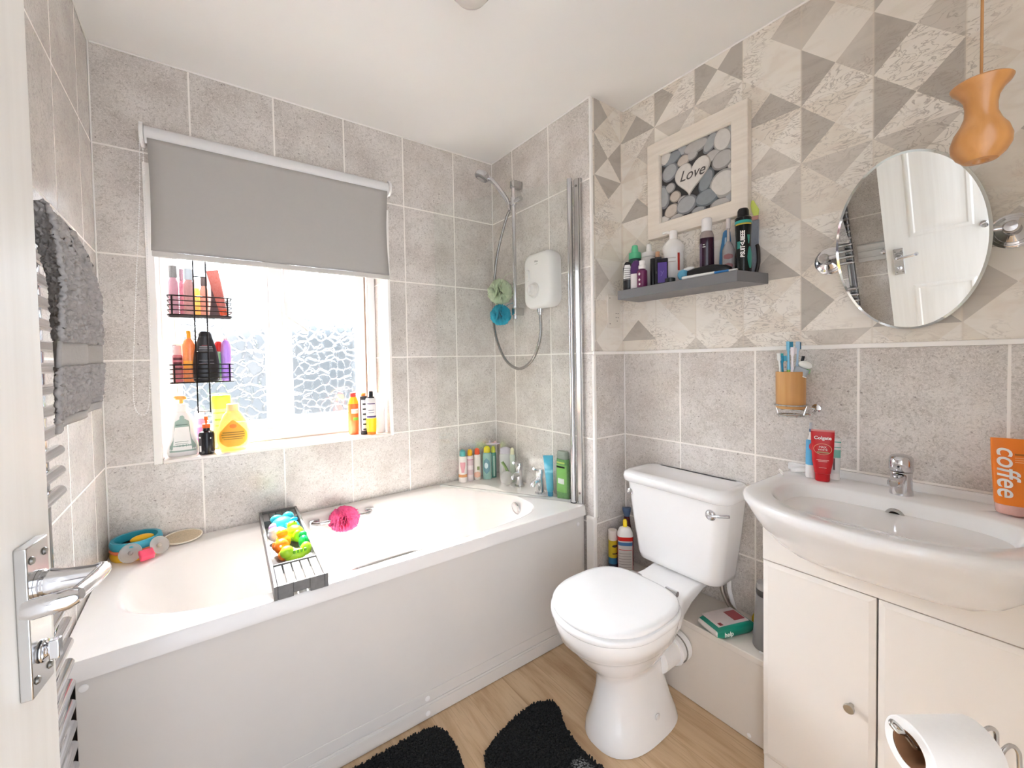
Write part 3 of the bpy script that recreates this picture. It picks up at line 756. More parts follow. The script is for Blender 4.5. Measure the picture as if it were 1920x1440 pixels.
MB().loft(towel_grid(1.2935, 1.2565, 6, 60, amp=.0003, off=-.001), False, False, closed=False).build('woven_band', TOWB, tw, solid=.005)
MB().loft(towel_grid(1.256, 1.180, 22, 84), False, False, closed=False).build('lower_cloth', TOW, tw, solid=.006)
MB().loft(towel_grid(1.1795, 1.166, 3, 60, amp=0.0003, off=.0005), False, False, closed=False).build('hem', TOWB, tw, solid=.005)
rows = []
for i in range(13):
    a = PI*i/12
    rows.append([(.062 + .024*math.cos(a), -1.150 + u*(.110 + .02*math.sin(a)), 1.462 + .028*math.sin(a) + .003*math.sin(u*19)) for u in [k/30 for k in range(31)]])
for z in (1.42, 1.36):
    rows.append([(.0375 + .0005, -1.155 + u*.14, z) for u in [k/30 for k in range(31)]])
rows = [[(max(x, .0400), y, z) for x, y, z in r_] for r_ in rows]
MB().loft(rows, False, False, closed=False).build('top_fold', TOW, tw, solid=.005)

# hook rail on the left wall, seen in the mirror
hr = thing('hook_rail', 'silver grooved hook rail on the tiled left wall seen in the mirror', 'hook rail', (0, -1.425, 1.042))
b = MB().box((.001, -.23, -.056), (.012, .23, .056))
for z in (-.040, .0, .040): b.box((.0122, -.23, z - .013), (.019, .23, z + .013))
b.build('backboard', mat('silver rail', '#d5d3d0', .35, .3), hr, bevel=.002)
for y in (-.12, .10):
    MB().lathe([(.012, .0195), (.006, .024), (.006, .040), (.014, .046), (.014, .054), (.002, .058)], 18, M=Matrix.Translation((0, y, 0)) @ Matrix.Rotation(PI/2, 4, 'Y')).build('hook', CHROME, hr)
# ------------------------------------------------------------------ toilet
CY = -1.110
wc = thing('toilet', 'white close-coupled toilet with its lid down', 'toilet', (0, CY, 0))
def tring(z, x0, x1, hy, n=2.4, N=48, nb=None):
    """outline ring, rounder at the front (low x) and squarer at the back"""
    cx = (x0 + x1)/2; o = []
    for k in range(N):
        a = 2*PI*k/N; c, s_ = math.cos(a), math.sin(a); m = (nb or n) if c > 0 else n
        o.append((cx + (x1-x0)/2*math.copysign(abs(c)**(2/m), c), hy*math.copysign(abs(s_)**(2/m), s_), z))
    return o
DY = -.018
def shift(r, dy): return [(x, y + dy, z) for x, y, z in r]
pan = [tring(.0015, 1.288, 1.640, .112, 2.5, nb=3), tring(.030, 1.292, 1.634, .107, 2.5, nb=3), tring(.075, 1.312, 1.618, .094, 2.4, nb=3), tring(.145, 1.330, 1.602, .080, 2.3, nb=2.8),
       tring(.195, 1.330, 1.598, .076, 2.2, nb=2.6), tring(.218, 1.318, 1.600, .082, 2.2, nb=2.5), tring(.240, 1.296, 1.606, .098, 2.2), tring(.275, 1.262, 1.616, .124, 2.2), tring(.315, 1.230, 1.628, .148, 2.2), tring(.334, 1.217, 1.632, .158, 2.2),
       tring(.339, 1.205, 1.636, .168, 2.2), tring(.388, 1.190, 1.640, .178, 2.2), tring(.399, 1.193, 1.638, .175, 2.2), tring(.4015, 1.25, 1.60, .13, 2.2)]
MB().loft([shift(r, DY*(1 - min(1, i/9))) for i, r in enumerate(pan)]).build('pan', WHITE, wc, angle=60)
sec = []
for x, hy, z0, z1 in ((1.520, .130, .300, .3995), (1.590, .128, .318, .4005), (1.640, .112, .336, .402), (1.700, .104, .356, .404), (1.780, .104, .384, .412), (1.880, .104, .388, .413)):
    hz = (z1 - z0)/2
    sec.append([(x, q[0], z0 + hz + q[1]) for q in ((a_, b_) for a_, b_, _ in rrect(hy, hz, min(.012, hz*.8), k=4))])
MB().loft(sec).build('cistern_shelf', WHITE, wc, angle=60)
def seat_out(x0, x1, hy, z): return tring(z, x0, x1, hy, 2.15, 56, nb=3.2)
b = MB(); b.loft([seat_out(1.188, 1.596, .181, .4035), seat_out(1.184, 1.598, .185, .408), seat_out(1.184, 1.598, .185, .420), seat_out(1.189, 1.595, .181, .425)])
b.build('seat', SEATW, wc, angle=50)
b = MB(); b.loft([seat_out(1.194, 1.590, .176, .4275), seat_out(1.190, 1.592, .180, .431), seat_out(1.190, 1.592, .180, .440), seat_out(1.195, 1.588, .175, .4455), seat_out(1.212, 1.578, .160, .4475), seat_out(1.28, 1.54, .10, .448)])
b.build('lid', SEATW, wc, angle=50)
for y in (-.075, .075):
    b = MB().tube([(1.622, y - .022, .418), (1.622, y + .022, .418)], .010, 12).tube([(1.622, y, .402), (1.622, y, .418)], .012, 12); b.build('hinge', CHROME, wc)
def crect(z, dep, hy, r=.045): return [(XR - .006 - dep/2 + q[0], q[1], z) for q in rrect(dep/2, hy, r, k=8)]
MB().loft([crect(.4135, .120, .126, .04), crect(.416, .152, .156), crect(.424, .164, .168), crect(.445, .168, .173), crect(.60, .178, .194), crect(.733, .185, .209)]).build('cistern', WHITE, wc, angle=50)
MB().loft([crect(.7335, .191, .217), crect(.738, .200, .224, .05), crect(.755, .202, .225, .05), crect(.769, .198, .222, .05), crect(.777, .183, .210, .045), crect(.7775, .166, .195, .035), crect(.774, .151, .183, .03)]).build('cistern_lid', WHITE, wc, angle=60)
fx = XR - .006 - .184
L_ = MB().lathe([(.018, -.006), (.019, .004), (.015, .010), (.007, .013), (.0, .013)], 22, M=Matrix.Translation((fx + .003, -.157, .690)) @ RX)
L_.tube(spline([(fx - .010, -.157, .690), (fx - .016, -.185, .697), (fx - .014, -.228, .708)], 5), [.0042]*6 + [.0055]*5, 10)
L_.build('flush_lever', CHROME, wc)
MB().lathe([(.014, -.006), (.014, .004), (.010, .007), (.0, .0075)], 22, M=Matrix.Translation((fx + .003, .182, .690)) @ RX).build('overflow_plug', CHROME, wc)
for x, y in ((1.475, -.110),):
    MB().lathe([(.010, 0), (.010, .003), (.004, .005), (.0, .005)], 14, M=Matrix.Translation((x, y - .004, .070)) @ Matrix.Rotation(PI/2, 4, 'X')).build('screw_cap', WHITEP, wc)
b = MB().tube([(1.560, -.055, .190), (1.640, -.055, .190)], .044, 28).tube([(1.640, -.055, .190), (1.6445, -.055, .190), (1.646, -.055, .190), (1.668, -.055, .190), (1.6695, -.055, .190), (1.6955, -.055, .190)], [.050, .053, .049, .049, .053, .053], 28)
b.build('outlet_connector', WHITEP, wc, angle=30)
b = MB().tube([(1.668, -.055, .190), (1.6705, -.055, .190)], .0535, 28); b.build('connector_ring', mat('grey rubber ring', '#8c8780', .6), wc)
WSUP = brushed('braided hose', '#b5b0a8', .35)
MB().tube(spline([(1.838, -.140, .4120), (1.838, -.146, .375), (1.848, -.160, .335), (1.868, -.176, .305), (1.882, -.182, .2925)], 8), .0085, 10).build('fill_hose', WSUP, wc)
MB().tube(spline([(1.872, -.150, .4120), (1.872, -.153, .37), (1.880, -.160, .33), (1.893, -.165, .2925)], 8), .0075, 10).build('overflow_pipe', WHITEP, wc)

# ------------------------------------------------------------------ vanity unit, basin and mixer
VY0, VY1, VX = -1.990, -1.4815, 1.617
van = thing('vanity_unit', 'cream two-door vanity unit under the basin', 'cabinet', (VX, (VY0 + VY1)/2, 0))
hw = (VY1 - VY0)/2
b = MB()
for a_, c_ in (((.0185, -hw, .0015), (XR - .003 - VX, -hw + .016, .828)), ((.0185, hw - .016, .0015), (XR - .003 - VX, hw, .828)), ((.0185, -hw + .0162, .0615), (XR - .02 - VX, hw - .0162, .0775)), ((XR - .018 - VX, -hw + .0162, .0015), (XR - .003 - VX, hw - .0162, .70))): b.box(a_, c_)
b.build('carcass', CREAM, van, bevel=.001)
nt_ = [(.250, .816), (.238, .790), (.213, .757), (.180, .730), (.150, .706), (.110, .694)]
MB().prism([(-hw, .652), (hw, .652), (hw, .816)] + nt_ + [(-y, z) for y, z in nt_[::-1]] + [(-hw, .816)], lambda y, z: (.001, y, z), lambda y, z: (.018, y, z)).build('fascia', CREAM, van, smooth=False)
MB().box((.006, -hw, .002), (.018, hw, .061)).build('plinth', CREAM, van, bevel=.001)
for y0, y1, ky in ((.0022, hw, .048), (-hw, -.0022, -.048)):
    r = []
    for ins, x in ((0, .018), (0, .004), (.013, 0)):
        r.append([(x, y0 + ins, .064 + ins), (x, y1 - ins, .064 + ins), (x, y1 - ins, .648 - ins), (x, y0 + ins, .648 - ins)])
    d = MB().loft(r).build('cabinet_door', CREAM, van, smooth=False)
    MB().lathe([(.0055, -.001), (.0055, .014), (.011, .017), (.0115, .022), (.0105, .024), (.0, .0245)], 20, M=Matrix.Translation((0, ky, .353)) @ RX).build('knob', brushed('satin knob', '#b9b6ae', .3), d)

bas = thing('basin', 'white semi-recessed bow-fronted washbasin', 'basin', (0, -1.731, 0))
def bas_ring(z, hy, xb, xs, xf, n=2.6, N=96):
    """outline: straight back at xb, sides out to hy, bowed front reaching xf; xs is where the bow begins"""
    o = []
    for k in range(N):
        a = 2*PI*k/N; c, s_ = math.cos(a), math.sin(a)
        if c >= 0: x = xs + (xb - xs)*abs(c)**(2/14); y = hy*math.copysign(abs(s_)**(2/14), s_)
        else: x = xs - (xs - xf)*abs(c)**(2/n); y = hy*math.copysign(abs(s_)**(2/n), s_)
        o.append((x, y, z))
    return o
XB = XR - .003
def bowl(z, hy, x0, x1, n=2.5, N=96):
    o = []
    for k in range(N):
        a = 2*PI*k/N; c, s_ = math.cos(a), math.sin(a); m = 3.4 if c > 0 else 2.1
        cx = (x0 + x1)/2 + .035
        rx = (x1 - cx) if c > 0 else (cx - x0)
        o.append((cx + rx*math.copysign(abs(c)**(2/m), c), hy*math.copysign(abs(s_)**(2/m), s_), z))
    return o
rs = [bas_ring(.829, .252, XB, 1.640, 1.606, 2.2)]
rs = []
for z, hy, xs, xf in ((.690, .12, 1.63, 1.600), (.700, .165, 1.63, 1.575), (.722, .205, 1.63, 1.545), (.755, .238, 1.63, 1.505), (.790, .262, 1.625, 1.466), (.818, .276, 1.625, 1.442), (.832, .286, 1.62, 1.430), (.842, .291, 1.615, 1.4255), (.853, .291, 1.615, 1.4255), (.859, .288, 1.617, 1.429), (.861, .282, 1.62, 1.436)):
    xb = XB if z > .80 else 1.6165 + 0*z
    xb = max(1.632, min(XB, XB)) if z > .829 else 1.6162
    rs.append(bas_ring(z, hy, xb if z > .829 else max(1.6162, xs - .012), min(xs, (xb if z > .829 else 1.6162) - .004) if z <= .829 else xs, xf, 2.0))
rs.append(bowl(.860, .236, 1.474, 1.790)); rs.append(bowl(.855, .229, 1.480, 1.784)); rs.append(bowl(.842, .222, 1.488, 1.779)); rs.append(bowl(.815, .208, 1.508, 1.768))
rs.append(bowl(.780, .185, 1.54, 1.75)); rs.append(bowl(.755, .150, 1.575, 1.725)); rs.append(bowl(.740, .10, 1.61, 1.69)); rs.append(bowl(.736, .03, 1.64, 1.665))
MB().loft(rs, True, True).build('bowl', WHITE, bas, angle=70)
b = MB().box((XB - .016, -.291, .8585), (XB, .291, .884)); b.build('upstand', WHITE, bas, bevel=.006, seg=3)
b = MB().lathe([(.019, -.001), (.019, .003), (.013, .0045), (.012, .001)], 26, M=Matrix.Translation((1.7665, -.006, .822)) @ Matrix.Rotation(-PI/2 - .38, 4, 'Y'), cap=False); b.build('overflow_ring', CHROME_SATIN, bas)
MB().lathe([(.0125, .0008), (.0, .0012)], 20, M=Matrix.Translation((1.7665, -.006, .822)) @ Matrix.Rotation(-PI/2 - .38, 4, 'Y')).build('overflow_hole', mat('dark hole', '#1d1613', .8), bas)

mx = thing('mixer_tap', 'chrome single-lever mixer tap on the basin', 'tap', (1.846, -1.734, .8607))
MB().loft([sell(.0245, .0245, 2, 32, 0, 0, 0), sell(.0245, .0245, 2, 32, 0, 0, .004), sell(.0225, .0225, 2, 32, -.001, 0, .02), sell(.0225, .0225, 2, 32, -.002, 0, .055), sell(.024, .0235, 2, 32, -.002, 0, .062)]).build('body', CHROME, mx)
MB().loft([[(-.012, q[0], .050 + q[1]) for q in rrect(.014, .013, .010, k=5)], [(-.05, q[0], .047 + q[1]) for q in rrect(.014, .011, .009, k=5)], [(-.072, q[0], .043 + q[1]) for q in rrect(.0145, .0115, .010, k=5)], [(-.081, q[0], .042 + q[1]) for q in rrect(.009, .007, .006, k=5)]]).build('spout', CHROME, mx)
MB().loft([sell(.0250, .0245, 2.1, 32, -.002, 0, .0655), sell(.0275, .0255, 2.1, 32, -.004, 0, .070), sell(.0285, .0255, 2.1, 32, -.006, 0, .090), sell(.0265, .0245, 2.1, 32, -.005, 0, .100), sell(.021, .020, 2.1, 32, -.004, 0, .107), sell(.008, .008, 2.1, 32, -.003, 0, .110)]).build('lever_cap', CHROME, mx)
MB().ball((-.0340, 0, .080), .003, seg=8).build('temperature_dot', BLACKP, mx)

# ------------------------------------------------------------------ framed picture
FRW = grain_mat('limed white frame', '#e4dacd', '#efe6da', 1, 60, .5, .08)
pic = thing('framed_picture', 'white framed pebble picture with a heart stone reading Love', 'picture', (XR - .0012, -1.117, 1.953))
PHY, PHZ, IY, IZ = .204, .201, .144, .140
FD = .030
r = []
for hy, hz, x in ((PHY, PHZ, 0), (PHY, PHZ, -FD + .002), (PHY - .002, PHZ - .002, -FD), (IY + .004, IZ + .004, -FD), (IY, IZ, -FD + .006), (IY, IZ, -FD + .0175)):
    r.append([(x, -hy, -hz), (x, hy, -hz), (x, hy, hz), (x, -hy, hz)])
MB().loft(r, False, False).build('frame', FRW, pic, smooth=False)
MB().box((-.012, -IY - .003, -IZ - .003), (-.0105, IY + .003, IZ + .003)).build('print_ground', mat('dark shingle print', '#3d3b3b', .6), pic, smooth=False)
def stone_mat(n, h): return mat(n, h, .75, var=.10, scale=70)
SM = [stone_mat('stone pale', '#d5d1cb'), stone_mat('stone grey', '#a9abad'), stone_mat('stone blue', '#8e9498'), stone_mat('stone warm', '#c9bfb4'), stone_mat('stone mid', '#b9b6b3')]
# picture plane: s runs right (towards -Y), t up; 0..1 over the opening
STN = [(.07,.93,.10,.10,0,0),(.17,.90,.16,.09,.3,2),(.33,.95,.09,.07,-.2,1),(.52,.93,.19,.10,.1,4),(.72,.89,.14,.085,1.0,1),(.88,.86,.12,.17,.1,0),(.99,.94,.06,.08,0,1),
  (.13,.71,.12,.14,-.6,1),(.34,.80,.10,.08,.2,3),(.47,.84,.09,.08,.8,4),(.76,.70,.12,.08,-.1,4),(.88,.60,.155,.13,.2,4),(1.0,.72,.06,.10,.3,1),
  (.13,.48,.085,.075,.4,4),(.02,.38,.10,.18,.1,1),(.21,.33,.085,.085,.3,3),(.31,.25,.07,.05,.6,4),(.15,.14,.115,.095,.5,3),(.38,.16,.155,.13,.3,1),(.66,.40,.10,.17,-.4,2),(.67,.17,.17,.12,.1,2),(.90,.28,.19,.19,.2,0),(.03,.04,.09,.06,0,0),(.22,.02,.12,.05,.2,4),(.55,.03,.1,.05,0,1),(.85,.03,.14,.07,0,4),(.985,.50,.05,.07,.0,0),(.97,.08,.06,.08,.2,1)]
b = MB()
for s_, t, a, c, rot, k in STN:
    N = 32; rows = []
    for q, hgt in ((1.0, .0), (.985, .0020), (.93, .0040), (.82, .0058), (.65, .0072), (.42, .0081), (.18, .0085)):
        row = []
        for i in range(N):
            an = 2*PI*i/N; px, py = a*q*math.cos(an)*(1 + .05*math.sin(2*an + t*9)), c*q*math.sin(an)
            S = s_ + px*math.cos(rot) - py*math.sin(rot); T = t + px*math.sin(rot) + py*math.cos(rot)
            S = min(1.0, max(0.0, S)); T = min(1.0, max(0.0, T))
            row.append((-.0122 - hgt*min(1, 7*min(a, c)), IY - S*2*IY, -IZ + T*2*IZ))
        rows.append(row)
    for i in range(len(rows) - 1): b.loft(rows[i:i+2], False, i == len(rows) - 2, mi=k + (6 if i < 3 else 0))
N = 72; rows = []
for q, hgt in ((1.0, .0030), (.985, .0052), (.94, .0074), (.85, .0092), (.70, .0104), (.5, .0111), (.25, .0114)):
    row = []
    for i in range(N):
        an = 2*PI*i/N
        hx_ = 16*math.sin(an)**3/17; hy_ = (13*math.cos(an) - 5*math.cos(2*an) - 2*math.cos(3*an) - math.cos(4*an))/17
        S = .455 + .275*q*hx_; T = .545 + .295*q*hy_
        S, T = S + .12*(T - .5), T + .03*(S - .45)
        row.append((-.0122 - hgt, IY - S*2*IY, -IZ + T*2*IZ))
    rows.append(row)
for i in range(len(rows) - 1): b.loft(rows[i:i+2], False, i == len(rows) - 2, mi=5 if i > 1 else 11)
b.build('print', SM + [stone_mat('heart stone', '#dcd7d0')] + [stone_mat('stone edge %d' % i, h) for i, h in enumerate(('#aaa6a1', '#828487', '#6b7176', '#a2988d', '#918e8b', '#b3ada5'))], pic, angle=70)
text(pic, 'lettering', 'Love', .058, mat('ink', '#5d5854', .7), (-.0243, IY - .475*2*IY, -IZ + .555*2*IZ), (PI/2, 0, -PI/2), shear=.38, sx=.92)

# ------------------------------------------------------------------ shelf, socket, mirror, pull cord, ceiling lamp
sh = MB().prism([(XR - .0012, -.842), (XR - .0012, -1.3755), (XR - .160, -1.3445), (XR - .160, -.852)], lambda x, y: (x, y, 1.4955), lambda x, y: (x, y, 1.5325)).build('wall_shelf', mat('grey shelf board', '#77777a', .45, var=.03), smooth=False, bevel=.0012)
tag(sh, 'grey floating shelf crowded with toiletries under the picture', 'shelf')
sk = thing('wall_socket', 'white shaver socket plate on the narrow papered return wall', 'socket', (1.840, YS - .0012, 1.459))
MB().loft([[(q[0], -y, q[1]) for q in rrect(.0435 - i_, .0735 - i_, .004, k=3)] for y, i_ in ((0, 0), (.007, 0), (.009, .002))]).build('plate', mat('socket white', '#e9e1d5', .35), sk)
b = MB()
for x, z in ((.012, -.028), (.026, -.028), (.019, -.044), (.012, -.010), (.026, -.010), (-.03, .058), (-.03, -.058)):
    b.lathe([(.0026, 0), (.0, .0004)], 10, M=Matrix.Translation((x, -.0091, z)) @ Matrix.Rotation(PI/2, 4, 'X'))
b.build('pin_holes', mat('socket hole', '#4d443c', .7), sk)

MIR = mat('mirror silver', '#f4f6f5', 0.0, 1.0, var=0.0)
mr = thing('wall_mirror', 'oval tilting mirror on two chrome posts above the basin', 'mirror', (0, 0, 0))
mc, tilt = Vector((1.850, -1.7385, 1.5405)), .2209
MXM = Matrix.Translation(mc) @ Matrix.Rotation(.0075, 4, 'Z') @ Matrix.Rotation(tilt, 4, 'Y').inverted()
def el(hy, hz, x, N=96): return [MXM @ Vector((x, hy*math.cos(2*PI*k/N), hz*math.sin(2*PI*k/N))) for k in range(N)]
MA, MBB = .152, .235
b = MB().loft([el(MA - .006, MBB - .006, -.0002), el(MA - .006, MBB - .006, 0.0)][:1] + [el(MA - .0055, MBB - .0055, .0005)]); b.build('mirror_glass', MIR, mr, smooth=False)
MB().loft([el(MA - .0062, MBB - .0062, -.0003), el(MA, MBB, .0015), el(MA, MBB, .005), el(MA - .01, MBB - .01, .0055)], False, True).build('bevelled_edge', mat('mirror bevel', '#dfe5e4', .06, 1.0, var=0), mr)
for y, sgn in ((-1.553, 1), (-1.917, -1)):
    pm = Matrix.Translation((XR - .0012, y, 1.539)) @ RX
    b = MB().lathe([(.042, 0), (.042, .003), (.038, .006), (.036, .0065), (.035, .009), (.030, .011), (.029, .0135), (.022, .017), (.015, .021), (.012, .030), (.0115, .048), (.014, .052), (.0145, .060), (.011, .066), (.0, .067)], 36, M=pm)
    b.build('mounting_post', CHROME, mr)
    ye = mc.y + sgn*(MA - .004)
    b = MB().tube([(XR - .056, y, 1.539), (XR - .056, y - sgn*.012, 1.539), (mc.x + .011, ye, 1.5405)], .0065, 14); b.build('pivot_arm', CHROME, mr)

pu = thing('light_pull', 'turned wooden vase-shaped light pull on a brown cord', 'light pull', (.9090, -1.9655, 1.4290))
WOOD = grain_mat('turned beech', '#a06a35', '#b67f47', 2, 60, .3, .12)
MB().lathe([(.0035, .004), (.006, .0005), (.0115, .001), (.0165, .006), (.0200, .013), (.0205, .020), (.0180, .029), (.0140, .036), (.0112, .044), (.0108, .052), (.0118, .059), (.0150, .0655), (.0195, .0705), (.0208, .0735), (.0195, .0750), (.006, .0725), (.0, .072)], 36, cap=False).build('pull_handle', WOOD, pu)
MB().tube([(0, 0, .0735), (.0005, 0, .4), (0, 0, H - 1.429 - .012)], .0011, 8).build('cord', mat('brown cord', '#9a6b3c', .8), pu)
MB().lathe([(.030, 0), (.030, -.010), (.026, -.016), (.006, -.018), (.0, -.018)], 24, c=(0, 0, H - 1.429 - .0012)).build('ceiling_switch', WHITEP, pu)

lamp = thing('ceiling_light', 'white opal glass globe light on the ceiling', 'ceiling light', (.960, -.985, H - .0012))
MB().lathe([(.055, 0), (.055, -.018), (.050, -.022), (.0, -.022)], 32).build('base', WHITEP, lamp)
MB().lathe([(.048, -.0225), (.060, -.030), (.064, -.050), (.060, -.072), (.044, -.092), (.022, -.102), (.0, -.104)], 40, cap=False).build('globe', mat('opal glass', '#d8d3cc', .12, var=.01), lamp)

# ------------------------------------------------------------------ tumbler holder on the wall
cup = thing('toothbrush_cup', 'bamboo tumbler full of toothbrushes in a wall ring', 'tumbler', (XR - .060, -1.4645, 1.0715))
BAM = grain_mat('bamboo', '#c58f52', '#d6a568', 2, 45, .4, .05)
MB().lathe([(.0, .0), (.038, .0), (.0405, .004), (.0415, .118), (.0408, .120), (.0375, .120), (.0365, .012), (.0, .012)], 40, cap=False).build('tumbler_body', BAM, cup)
hol = thing('tumbler_holder', 'chrome wire wall holder under the bamboo toothbrush tumbler', 'holder', (XR - .060, -1.4645, 1.0715))
b = MB().tube([(.0448*math.cos(2*PI*k/40), .0448*math.sin(2*PI*k/40), .012) for k in range(40)], .0028, 8, closed=True)
b.build('ring', CHROME_SATIN, hol)
b = MB().tube([(.036*math.cos(2*PI*k/40), .036*math.sin(2*PI*k/40), -.022) for k in range(40)], .0030, 8, closed=True)
for a in (0, PI): b.tube([(.0, .036*math.cos(a), -.022), (.0, .0448*math.cos(a), .012)], .0026, 8)
b.tube([(-.036, 0, -.022), (.036, 0, -.022)], .0028, 8); b.tube([(0, -.036, -.004), (0, .036, -.004)], .0025, 8); b.build('cradle', CHROME_SATIN, hol)
b = MB().tube(spline([(.030, -.020, -.022), (.036, -.045, -.018), (.050, -.052, -.008), (.0575, -.052, .002)], 6), .0035, 8)
b.lathe([(.013, .0), (.013, .003), (.005, .006), (.0, .006)], 20, M=Matrix.Translation((.0585, -.052, .0)) @ RX); b.build('wall_fixing', CHROME, hol)
def brush(label, x, y, lean, az, ln, hcol, bcol, col2=None, twist=0):
    t = thing('toothbrush', label, 'toothbrush', (XR - .060 + x, -1.4645 + y, 1.0850), group='toothbrushes in the bamboo tumbler', rot=(lean*math.sin(az), lean*math.cos(az), twist))
    m = mat('brush ' + hcol, hcol, .35); m2 = mat('brush ' + (col2 or hcol), col2 or hcol, .35)
    b = MB().loft([[(q[0], q[1], z) for q in rrect(w, d, min(w, d)*.8, k=3)] for z, w, d in ((0, .0045, .004), (.04, .006, .0045), (ln*.55, .0055, .0045))]); b.build('grip', m2, t)
    b = MB().loft([[(q[0], q[1], z) for q in rrect(w, d, min(w, d)*.8, k=3)] for z, w, d in ((ln*.5502, .0055, .0045), (ln*.70, .0030, .0026), (ln*.84, .0030, .0026), (ln*.87, .0060, .0028), (ln, .0060, .0028))]); b.build('neck', m, t)
    MB().box((-.0055, -.0130, ln*.88), (.0055, -.0029, ln - .002)).build('bristles', mat('brush ' + bcol, bcol, .8), t)
brush('white toothbrush with teal bristles leaning furthest left in the tumbler', -.004, .018, .13, -PI/2, .168, '#e9ecea', '#3fb3ad', '#2a9a68', 1.2)
brush('teal and black toothbrush second from the left in the tumbler', -.012, .013, .06, -PI/2, .160, '#1f8fb4', '#58b9d2', '#22303a', .9)
brush('pale blue toothbrush standing tall with a green grip in the tumbler', -.010, -.001, .03, -PI/2, .205, '#7cc3e0', '#3d90b4', '#8cc152', 1.0)
brush('white toothbrush standing tall beside the pale blue one', -.018, -.010, .02, PI/2, .186, '#ece8ef', '#f2eef4', '#ded8e8', 1.4)
brush('dark blue headed toothbrush behind the tall white one', .008, -.014, .05, PI/2, .204, '#b9d3e6', '#2f6f96', '#3a5fa8', 1.6)
brush('green toothbrush leaning right in the tumbler under the white brush cover', .008, -.020, .25, PI/2, .120, '#36a32f', '#9bd08c', '#2c8a28', 1.2)
t = thing('brush_cover', 'white and grey brush head case leaning right out of the tumbler', 'brush case', (XR - .064, -1.4900, 1.1830), rot=(.42, 0, .3))
MB().loft([[(q[0], q[1], z) for q in rrect(.014, .020, .008, k=4)] for z in (0, .022)]).build('clear_case', clear_plastic('case grey', '#c9d3dc', .4), t)
MB().box((-.015, -.021, -.0035), (.015, .021, -.0003)).build('case_rim', WHITEP, t, bevel=.001)
MB().ball((0, -.002, .034), .015, .019, .012, seg=18).build('cap', mat('case white', '#eef0ea', .3), t)
MB().tube([(0, .010, .040), (0, .014, .058)], .0045, 10).build('tip', BLACKP, t)

# ------------------------------------------------------------------ toilet roll stand in the foreground
RA = Vector((.8162, -.5775, 0)).normalized(); RB = Vector((.5775, .8162, 0))
rc = Vector((1.1171, -1.9172, .6975))
stand_ = thing('toilet_roll_stand', 'chrome wire toilet roll stand with wavy top', 'toilet roll holder', (rc.x + .085, rc.y - .062, 0))
so = Vector(stand_.location)
def rp(a, c, z): return rc + RA*a + RB*c + Vector((0, 0, z)) - so
b = MB().tube(spline([rp(-.0545, .002, .0240), rp(-.060, .0045, .0315), rp(-.068, .004, .0375), rp(-.0725, .0, .0365), rp(-.068, -.004, .0305), rp(-.060, -.003, .0265), rp(-.0535, .0, .0215), rp(-.046, 0, .0120), rp(-.040, 0, .0035), rp(-.034, 0, .0010), rp(-.0096, 0, -.0044), rp(.040, 0, -.006), rp(.0505, 0, -.004), rp(.053, 0, .010), rp(.0525, 0, .0200)], 7), .0026, 10)
b.build('roll_arm', CHROME_SATIN, stand_)
b = MB().tube(spline([rp(.0525, 0, .0205), rp(.0585, 0, .0265), rp(.0660, 0, .0285), rp(.0725, 0, .0225), rp(.0735, 0, .008), rp(.0740, 0, -.003), rp(.0785, 0, -.0115), rp(.0845, 0, -.002), rp(.0935, 0, .003), rp(.1025, 0, -.004), rp(.1060, 0, -.024), rp(.107, 0, -.12), rp(.107, 0, -.676)], 8), .0028, 10)
b.build('wavy_post', CHROME_SATIN, stand_)
b = MB().tube([(so*0) + rp(.107, 0, -.6865) + Vector((.085*math.cos(2*PI*k/40), .085*math.sin(2*PI*k/40), -.0055)) for k in range(40)], .0035, 8, closed=True)
b.tube([rp(.022, 0, -.690), rp(.192, 0, -.690)], .003, 8); b.build('base_ring', CHROME_SATIN, stand_)
tr = thing('toilet_roll', 'white toilet roll on the chrome wire stand', 'toilet roll', tuple(rc))
RM = Matrix((RA, RB, Vector((0, 0, 1)))).transposed().to_4x4()
PAPER = mat('tissue paper', '#f3f1ee', .9, var=.02, scale=120, bump=.15)
RZ2 = RM @ Matrix.Rotation(PI/2, 4, 'Y')
MB().lathe([(.0235, -.048), (.0360, -.048), (.0375, -.0465), (.0375, .0465), (.0360, .048), (.0235, .048)], 56, M=RZ2, cap=False).build('paper', PAPER, tr)
MB().lathe([(.0222, -.0475), (.0234, -.0475), (.0234, .0475), (.0222, .0475), (.0222, -.0475)], 40, M=RZ2, cap=False).build('core', mat('cardboard core', '#8a6243', .85), tr)

